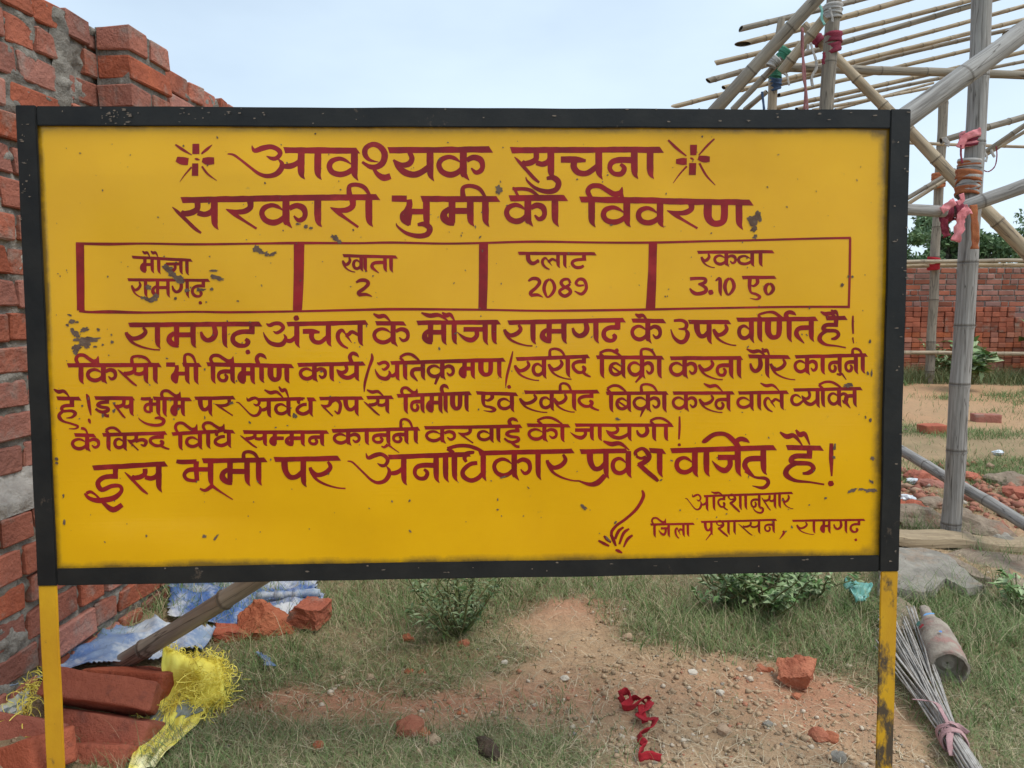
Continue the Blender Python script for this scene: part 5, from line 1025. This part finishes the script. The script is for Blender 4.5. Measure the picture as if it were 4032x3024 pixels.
slab('d', [(610, 300), (760, 270), (1180, 330), (1250, 520), (960, 540), (830, 470)], .02, M['rock'], 'brown layered slab lying under the plank to the right', base=-.02, tilt=(.02, .05), group='stone slabs by the right leg', seed=3)
slab('d', [(200, 640), (330, 620), (450, 690), (480, 800), (420, 850), (200, 830)], .03, mat('tan_stone', (.36, .29, .21), (.27, .21, .15), 10, .9, .8, 30), 'flat tan stone behind the ends of the steel rods', group='stone slabs by the right leg', seed=5)
slab('d', [(600, 330), (680, 400), (820, 500), (930, 530), (900, 500), (700, 370)], .035, M['rock'], 'thin rusty brown slab edge leaning against the grey one', group='stone slabs by the right leg', seed=8)
P = []
for i in range(60):
    x = 200 + i * 22; y = 232 + (x - 200) * .085 ; p = zat('d', x, y, 3.32); z0 = p.z + .030 + .007 * math.sin(x * .011) + .002 * noise.noise(Vector((x * .02, 0, 0)))
    P.append([Vector((p.x, 3.32 + yy + .01 * math.sin(x * .009), z0 + zz + .003 * noise.noise(Vector((x * .05, yy * 90, zz * 90))))) for yy, zz in ((0, -.024), (0, -.006), (.006, .014), (.07, .020), (.15, .018), (.16, -.018), (.08, -.024), (0, -.024))])
link('plank', grid_mesh(P, False), M['plank'], label='warped weathered wooden plank lying across the slabs', cat='plank')
def rock(c, s, m, label=None, name='rock', cat='rock', group=None, seed=0, sub=2, parent=None, kind=None):
    bm = bmesh.new(); bmesh.ops.create_icosphere(bm, subdivisions=sub, radius=1)
    for v in bm.verts:
        q = v.co * 1.1 + Vector((seed * 3.1, 0, 0)); v.co = v.co * (1 + .45 * noise.noise(q) + .18 * noise.noise(q * 3)); v.co = Vector((v.co.x * s[0], v.co.y * s[1], v.co.z * s[2]))
    rz = Matrix.Rotation(seed * 1.7, 3, 'Z')
    for v in bm.verts: v.co = rz @ v.co
    me = bpy.data.meshes.new(name); bm.to_mesh(me); bm.free(); o = link(name, me, m, parent, label=label, cat=cat, group=group, kind=kind); o.location = c; return o
RKS = [('d', 440, 100, .13, 'rock', 'rounded reddish tan rock left of the post foot'), ('d', 830, 165, .12, 'rock', 'rough brown rock right of the post foot'), ('d', 700, 215, .06, 'rock', 'flat reddish stone before the post foot'), ('d', 985, 228, .07, 'stone', 'pale stone right of the brown rock'), ('d', 735, 70, .07, 'rock', 'dark rock touching the right side of the post foot'),
       ('c', 290, 1295, .06, 'brick', 'pinkish brick lump left of the post in the rubble'), ('c', 240, 1265, .09, 'brick_new', 'red lump beside the pinkish one in the rubble'), ('c', 180, 1405, .07, 'brick_new', 'red brick lump by the white litter'), ('c', 500, 1262, .06, 'brick_new', 'orange lump right of the post in the rubble'), ('c', 690, 1285, .10, 'rock', 'purplish brown lump in the rubble at right'), ('c', 740, 1345, .08, 'brick_new', 'dark red lump at the right edge of the rubble'), ('c', 300, 1400, .07, 'rock', 'dark lump left of the post foot'),
       ('d', 700, 515, .05, 'rock', 'small brown stone on the grey slab edge')]
for k, (z, x, y, s, m, lb) in enumerate(RKS): rock(zg(z, x, y, s * .15), (s * 1.3, s, s * .6), M[m], lb, group='rocks and lumps in the rubble', seed=k, sub=3)
FR = [('e', 1250, 972, .018, 0, 'upright orange brick crumb left of the jagged chunk'), ('e', 1482, 918, .016, 0, 'orange brick crumb just above the jagged chunk'), ('e', 1312, 976, .012, 0, 'low orange crumb between the upright crumb and the jagged chunk'), ('e', 1662, 1452, .026, 0, 'orange brick piece near the foot of the right leg, left of a pair'), ('e', 1745, 1460, .020, 0, 'orange brick piece near the foot of the right leg, right of a pair'),
      ('e', 772, 998, .014, 1, 'small white stone above the red cloth strip to the right'), ('e', 310, 748, .018, 2, 'pale tan stone in the grass edge above the red cloth strip'), ('e', 985, 1405, .018, 2, 'largest tan stone on the bare soil right of the red cloth'), ('e', 1298, 1360, .012, 3, 'blue grey stone in the middle of the bare soil'), ('e', 1800, 1602, .020, 3, 'grey stone at the bottom edge near the right leg'), ('e', 1500, 1160, .013, 0, 'orange crumb right below the jagged chunk'), ('e', 965, 1135, .011, 1, 'small white stone in the middle of the bare soil'),
      ('f', 885, 1160, .038, 0, 'largest orange brick piece in the lower middle'), ('f', 960, 1178, .018, 0, 'small orange crumb touching the largest lower middle piece'), ('f', 1225, 1045, .014, 0, 'orange crumb to the right above the lower middle piece'), ('f', 865, 548, .020, 0, 'orange crumb in the grass left of the spindly weed'), ('f', 1240, 582, .020, 0, 'orange crumb in the grass right of the spindly weed'), ('f', 1032, 1228, .018, 2, 'tan stone right below the lower middle brick piece'),
      ('f', 868, 768, .014, 0, 'orange crumb in the thin grass, left of two side by side'), ('f', 955, 768, .012, 0, 'orange crumb in the thin grass, right of two side by side'), ('f', 262, 1265, .015, 0, 'orange crumb in the grass at lower left'), ('f', 1508, 702, .010, 1, 'white pebble below the earth mound'), ('f', 1912, 808, .012, 1, 'white pebble left of the bare soil'), ('f', 612, 805, .014, 2, 'tan stone in thin grass right of the broken bricks')]
cn = {0: ('brick_broken', 'orange brick crumb'), 1: ('white_stone', 'small white stone'), 2: ('tan_pebble', 'small tan stone'), 3: ('stone', 'small grey stone')}
M['white_stone'] = mat('white_stone', (.62, .57, .48), (.5, .44, .36), 20, .9, .3); M['tan_pebble'] = mat('tan_pebble', (.46, .33, .22), (.36, .25, .17), 20, .9, .5)
import string
for k, (z, x, y, s, c, lb) in enumerate(FR):
    rock(zg(z, x, y, s * .3), (s * 1.1, s, s * .7), M[cn[c][0]], lb, 'stone_fragment', 'stone', 'small stones and brick crumbs on the ground', seed=k + 40)
rock(zg('f', 1400, 1320, .015), (.05, .022, .018), mat('rotten_wood', (.09, .06, .04), (.05, .035, .025), 20, .95, .8, 80), 'dark rotten wood chunk in the grass at the bottom edge', 'wood_chunk', 'wood chunk', seed=77, sub=3)
for k, (z, x, y, s, lb) in enumerate([('c', 180, 1372, .04, 'white plastic litter in the red rubble left of the post'), ('c', 205, 1285, .035, 'white litter higher up in the rubble by the board edge'), ('c', 635, 1140, .04, 'pale litter on the far grass right of the post')]):
    rock(zg(z, x, y, .02), (s, s, s * .5), M['plastic'], lb, 'plastic_litter', 'litter', 'bits of litter', seed=k + 90, sub=3)

# ------------------------------------------------------------------ stuff: rubble, pebbles, grass
def scatter_rocks(name, pts, sizes, cols_, m, seed=0, flat=.7):
    r = np.random.default_rng(seed); base = np.array([(0, 0, 1), (.94, 0, .33), (-.3, .9, .33), (-.5, -.8, .33), (.5, .8, -.33), (-.94, .1, -.33), (.4, -.85, -.33), (0, 0, -1)]); F0 = np.array([(0, 1, 2), (0, 2, 3), (0, 3, 1), (1, 4, 2), (2, 4, 5), (2, 5, 3), (3, 5, 6), (3, 6, 1), (1, 6, 4), (7, 5, 4), (7, 6, 5), (7, 4, 6)])
    n = len(pts); B = base[None] * (1 + r.uniform(-.35, .35, (n, 8, 1))) * np.array([1, 1, flat]); a = r.uniform(0, 6.28, n); c, s = np.cos(a), np.sin(a); X = B[..., 0] * c[:, None] - B[..., 1] * s[:, None]; Y = B[..., 0] * s[:, None] + B[..., 1] * c[:, None]
    Vv = np.stack([X, Y, B[..., 2]], -1) * np.array(sizes)[:, None, None] + np.array(pts)[:, None]; Fq = (F0[None] + (np.arange(n) * 8)[:, None, None]).reshape(-1, 3)
    return link(name, quads(Vv.reshape(-1, 3), Fq, np.repeat(np.array(cols_), 8, 0)), m, kind='stuff')
r_ = random.Random(2); pts, szs, cl = [], [], []
while len(pts) < 26000:
    y = 1.6 + 3.1 * r_.random() ** 1.5; x = r_.uniform(-.75, .72) * y
    c = cover(x, y)
    if r_.random() < c * .8: continue
    if noise.noise(Vector((x * 4, y * 4, 6))) < r_.uniform(-.5, .1): continue
    s = .0012 + .0085 * r_.random() ** 7; pts.append((x, y, gh(x, y) + crumb(x, y) + s * .1)); szs.append(s * r_.uniform(.8, 1.4))
    red = sum(blob(x, y, *q) for q in RED); u = r_.random()
    cl.append((.42, .18, .11) if u < .03 + .12 * min(1, red) else (.58, .49, .38) if u > .90 else (.27, .25, .22) if u > .88 else (.42 * (k_ := r_.uniform(.7, 1.25)), .30 * k_, .19 * k_))
scatter_rocks('gravel', pts, szs, cl, M['pebble'], 1)
pts, szs, cl = [], [], []
while len(pts) < 2600:
    y = r_.uniform(3.7, 5.4); x = r_.uniform(1.8, 4.6); f = math.exp(-((y - 4.35) / .5) ** 2)
    if r_.random() > f: continue
    s = .006 + .035 * r_.random() ** 4; pts.append((x, y, gh(x, y) + s * .3)); szs.append(s); u = r_.random(); cl.append((.36, .15, .10) if u < .65 else (.26, .10, .07) if u < .8 else (.45, .40, .34) if u < .86 else (.34, .22, .15))
scatter_rocks('red_rubble', pts, szs, cl, M['pebble'], 2)
def grass(name, roots, Ls, Ws, lean, cols_, seed, S=4, curl=1.0):
    r = np.random.default_rng(seed); n = len(roots); a = r.uniform(0, 2 * np.pi, n); d = np.stack([np.cos(a), np.sin(a), np.zeros(n)], 1); side = np.stack([-np.sin(a), np.cos(a), np.zeros(n)], 1)
    L_ = np.array(Ls)[:, None]; ln = np.array(lean)[:, None]; roots = np.array(roots); sw = r.normal(size=(n, 1)) * .35 * curl; lv = []
    for k in range(S + 1):
        t = k / S; hgt = L_ * (t * (1 - .55 * ln * t)) * (1.02 - .75 * ln); out = L_ * (ln * t + .35 * t * t); p = roots + d * out * .85 + side * sw * L_ * t * t + np.array([0, 0, 1.0]) * np.maximum(hgt - .35 * L_ * np.maximum(0, ln - .5) * t * t, .001)
        w = np.array(Ws)[:, None] * (1 - .85 * t) * .5; p = p + r.normal(size=(n, 3)) * L_ * .02 * (k > 0); lv.append(np.stack([p - side * w, p + side * w], 1))
    Vv = np.stack(lv, 1).reshape(n, -1, 3); nvb = (S + 1) * 2; f = np.array([(2 * k, 2 * k + 1, 2 * k + 3, 2 * k + 2) for k in range(S)]); Fq = (f[None] + (np.arange(n) * nvb)[:, None, None]).reshape(-1, 4)
    return link(name, quads(Vv.reshape(-1, 3), Fq, np.repeat(np.array(cols_), nvb, 0)), M['grass'], kind='stuff')
def gcol(x, y, r):
    g = .5 + .5 * noise.noise(Vector((x * 2.2, y * 2.2, 11))) + r.uniform(-.35, .35); u = r.random()
    if u < .16: k = r.uniform(.7, 1.15); return (.47 * k, .39 * k, .24 * k)
    A, B = ((.115, .175, .06), (.21, .255, .105)) if g > .5 else ((.20, .215, .10), (.33, .30, .175)); t = r.random(); return tuple(A[i] * (1 - t) + B[i] * t for i in range(3))
rts, Ls, Ws, le, cc = [], [], [], [], []; n_try = 0
gr_r = random.Random(11)
while len(rts) < 135000 and n_try < 900000:
    n_try += 1; y = 1.58 + 3.4 * gr_r.random() ** 1.25; x = gr_r.uniform(-.76, .76) * y
    if x < -1.28 + .096 * y: continue
    c = cover(x, y)
    if gr_r.random() > c ** 1.5: continue
    cl_ = .5 + .5 * noise.noise(Vector((x * 16, y * 16, 21)))
    if gr_r.random() > .35 + cl_: continue
    rts.append((x, y, gh(x, y) + crumb(x, y) - .002)); h_ = .014 + .042 * gr_r.random() ** 1.6 * (.4 + c); Ls.append(h_ * (1.7 if gr_r.random() < .05 else 1)); Ws.append(gr_r.uniform(.0012, .0026)); le.append(min(1, max(.05, gr_r.gauss(.62, .28)))); cc.append(gcol(x, y, gr_r))
grass('grass', rts, Ls, Ws, le, cc, 3)
rts, Ls, Ws, le, cc = [], [], [], [], []
def tuft(p, n, H, rad, green=.6, dry=.25):
    for _ in range(n):
        a = gr_r.uniform(0, 6.28); q = rad * gr_r.random() ** .6; x, y = p.x + math.cos(a) * q, p.y + math.sin(a) * q
        rts.append((x, y, gh(x, y))); Ls.append(H * gr_r.uniform(.4, 1.15)); Ws.append(gr_r.uniform(.0016, .0034)); le.append(min(.9, max(.02, gr_r.gauss(.34, .2))))
        if gr_r.random() < dry: k = gr_r.uniform(.8, 1.1); cc.append((.46 * k, .39 * k, .25 * k))
        else: t = gr_r.random(); cc.append((.09 + .13 * t, .17 + .12 * t, .05 + .07 * t))
for px, py, n, H, rad in [(470, 1275, 500, .14, .22), (420, 1300, 400, .13, .2), (340, 1290, 320, .12, .16), (250, 1350, 220, .11, .15), (210, 1395, 120, .10, .1), (300, 1265, 300, .12, .18), (520, 1300, 200, .1, .15), (560, 1430, 420, .09, .16), (520, 1480, 260, .07, .12), (640, 1440, 240, .07, .14), (760, 1300, 600, .10, .3), (860, 1290, 600, .11, .3), (900, 1340, 400, .09, .22),
                          (1000, 1300, 600, .12, .25), (1080, 1275, 400, .12, .2), (1180, 1262, 420, .13, .25), (1300, 1262, 420, .11, .22), (1400, 1320, 500, .10, .22), (1450, 1380, 380, .08, .16), (1530, 1350, 700, .11, .26), (1650, 1370, 700, .11, .3), (1750, 1350, 600, .11, .25), (1830, 1400, 400, .09, .18), (1800, 1290, 500, .14, .25), (1860, 1330, 300, .12, .12),
                          (1990, 1300, 350, .12, .15), (2040, 1360, 500, .12, .2), (2120, 1340, 600, .13, .2), (2180, 1300, 400, .13, .2), (2180, 1420, 500, .11, .2), (2100, 1460, 350, .08, .16), (2190, 1530, 400, .09, .18), (2050, 1560, 200, .06, .12), (1990, 1145, 300, .13, .14), (2090, 1165, 120, .10, .1), (2160, 1200, 120, .12, .15), (700, 1640, 300, .06, .3), (1100, 1600, 500, .055, .3), (1200, 1640, 300, .06, .25), (450, 1620, 300, .06, .14), (400, 1655, 200, .07, .1)]:
    tuft(gr(px * 1.8228, py * 1.8228), n, H, rad)
grass('tall_grass', rts, Ls, Ws, le, cc, 5, S=5, curl=1.4)
# dry stalks lying about
rts, Ls, Ws, le, cc = [], [], [], [], []
for _ in range(5200):
    y = 1.6 + 2.4 * gr_r.random() ** 1.3; x = gr_r.uniform(-.5, .74) * y; rts.append((x, y, gh(x, y) + .004)); Ls.append(gr_r.uniform(.03, .11)); Ws.append(gr_r.uniform(.0012, .0024)); le.append(gr_r.uniform(.75, 1)); k = gr_r.uniform(.8, 1.25); cc.append((.50 * k, .42 * k, .29 * k))
grass('dry_stalks', rts, Ls, Ws, le, cc, 8, S=5, curl=2.6)
# far grass patches
rts, Ls, Ws, le, cc = [], [], [], [], []; n_try = 0
while len(rts) < 60000 and n_try < 500000:
    n_try += 1; y = 4.6 + 14 * gr_r.random() ** 1.4; x = gr_r.uniform(-.7, .8) * y
    if abs(x) < .45 * y and gr_r.random() < .75: continue
    c = cover(x, y) * .9; c *= .06 + .94 * smooth(-.02, .12, noise.noise(Vector((x * .6, y * 1.1, 17)))) 
    if 7.0 < y < 8.4 and gr_r.random() < .6: continue
    if 10.6 < y < 13.2 and x > 3.2: continue
    if gr_r.random() > c: continue
    rts.append((x, y, gh(x, y))); Ls.append(gr_r.uniform(.03, .09) * (1.4 if y > 9 else 1)); Ws.append(gr_r.uniform(.003, .005) * (y / 6)); le.append(min(.9, max(.05, gr_r.gauss(.4, .2)))); t = gr_r.random(); cc.append((.085 + .13 * t, .17 + .10 * t, .05 + .06 * t))
for _ in range(5000):
    x = gr_r.uniform(5.2, 9); y = gr_r.uniform(10.4, 11.0); rts.append((x, y, gh(x, y))); Ls.append(gr_r.uniform(.1, .34)); Ws.append(.008); le.append(.25); t = gr_r.random(); cc.append((.10 + .18 * t, .16 + .10 * t, .06 + .07 * t))
grass('far_grass', rts, Ls, Ws, le, cc, 6, S=2)
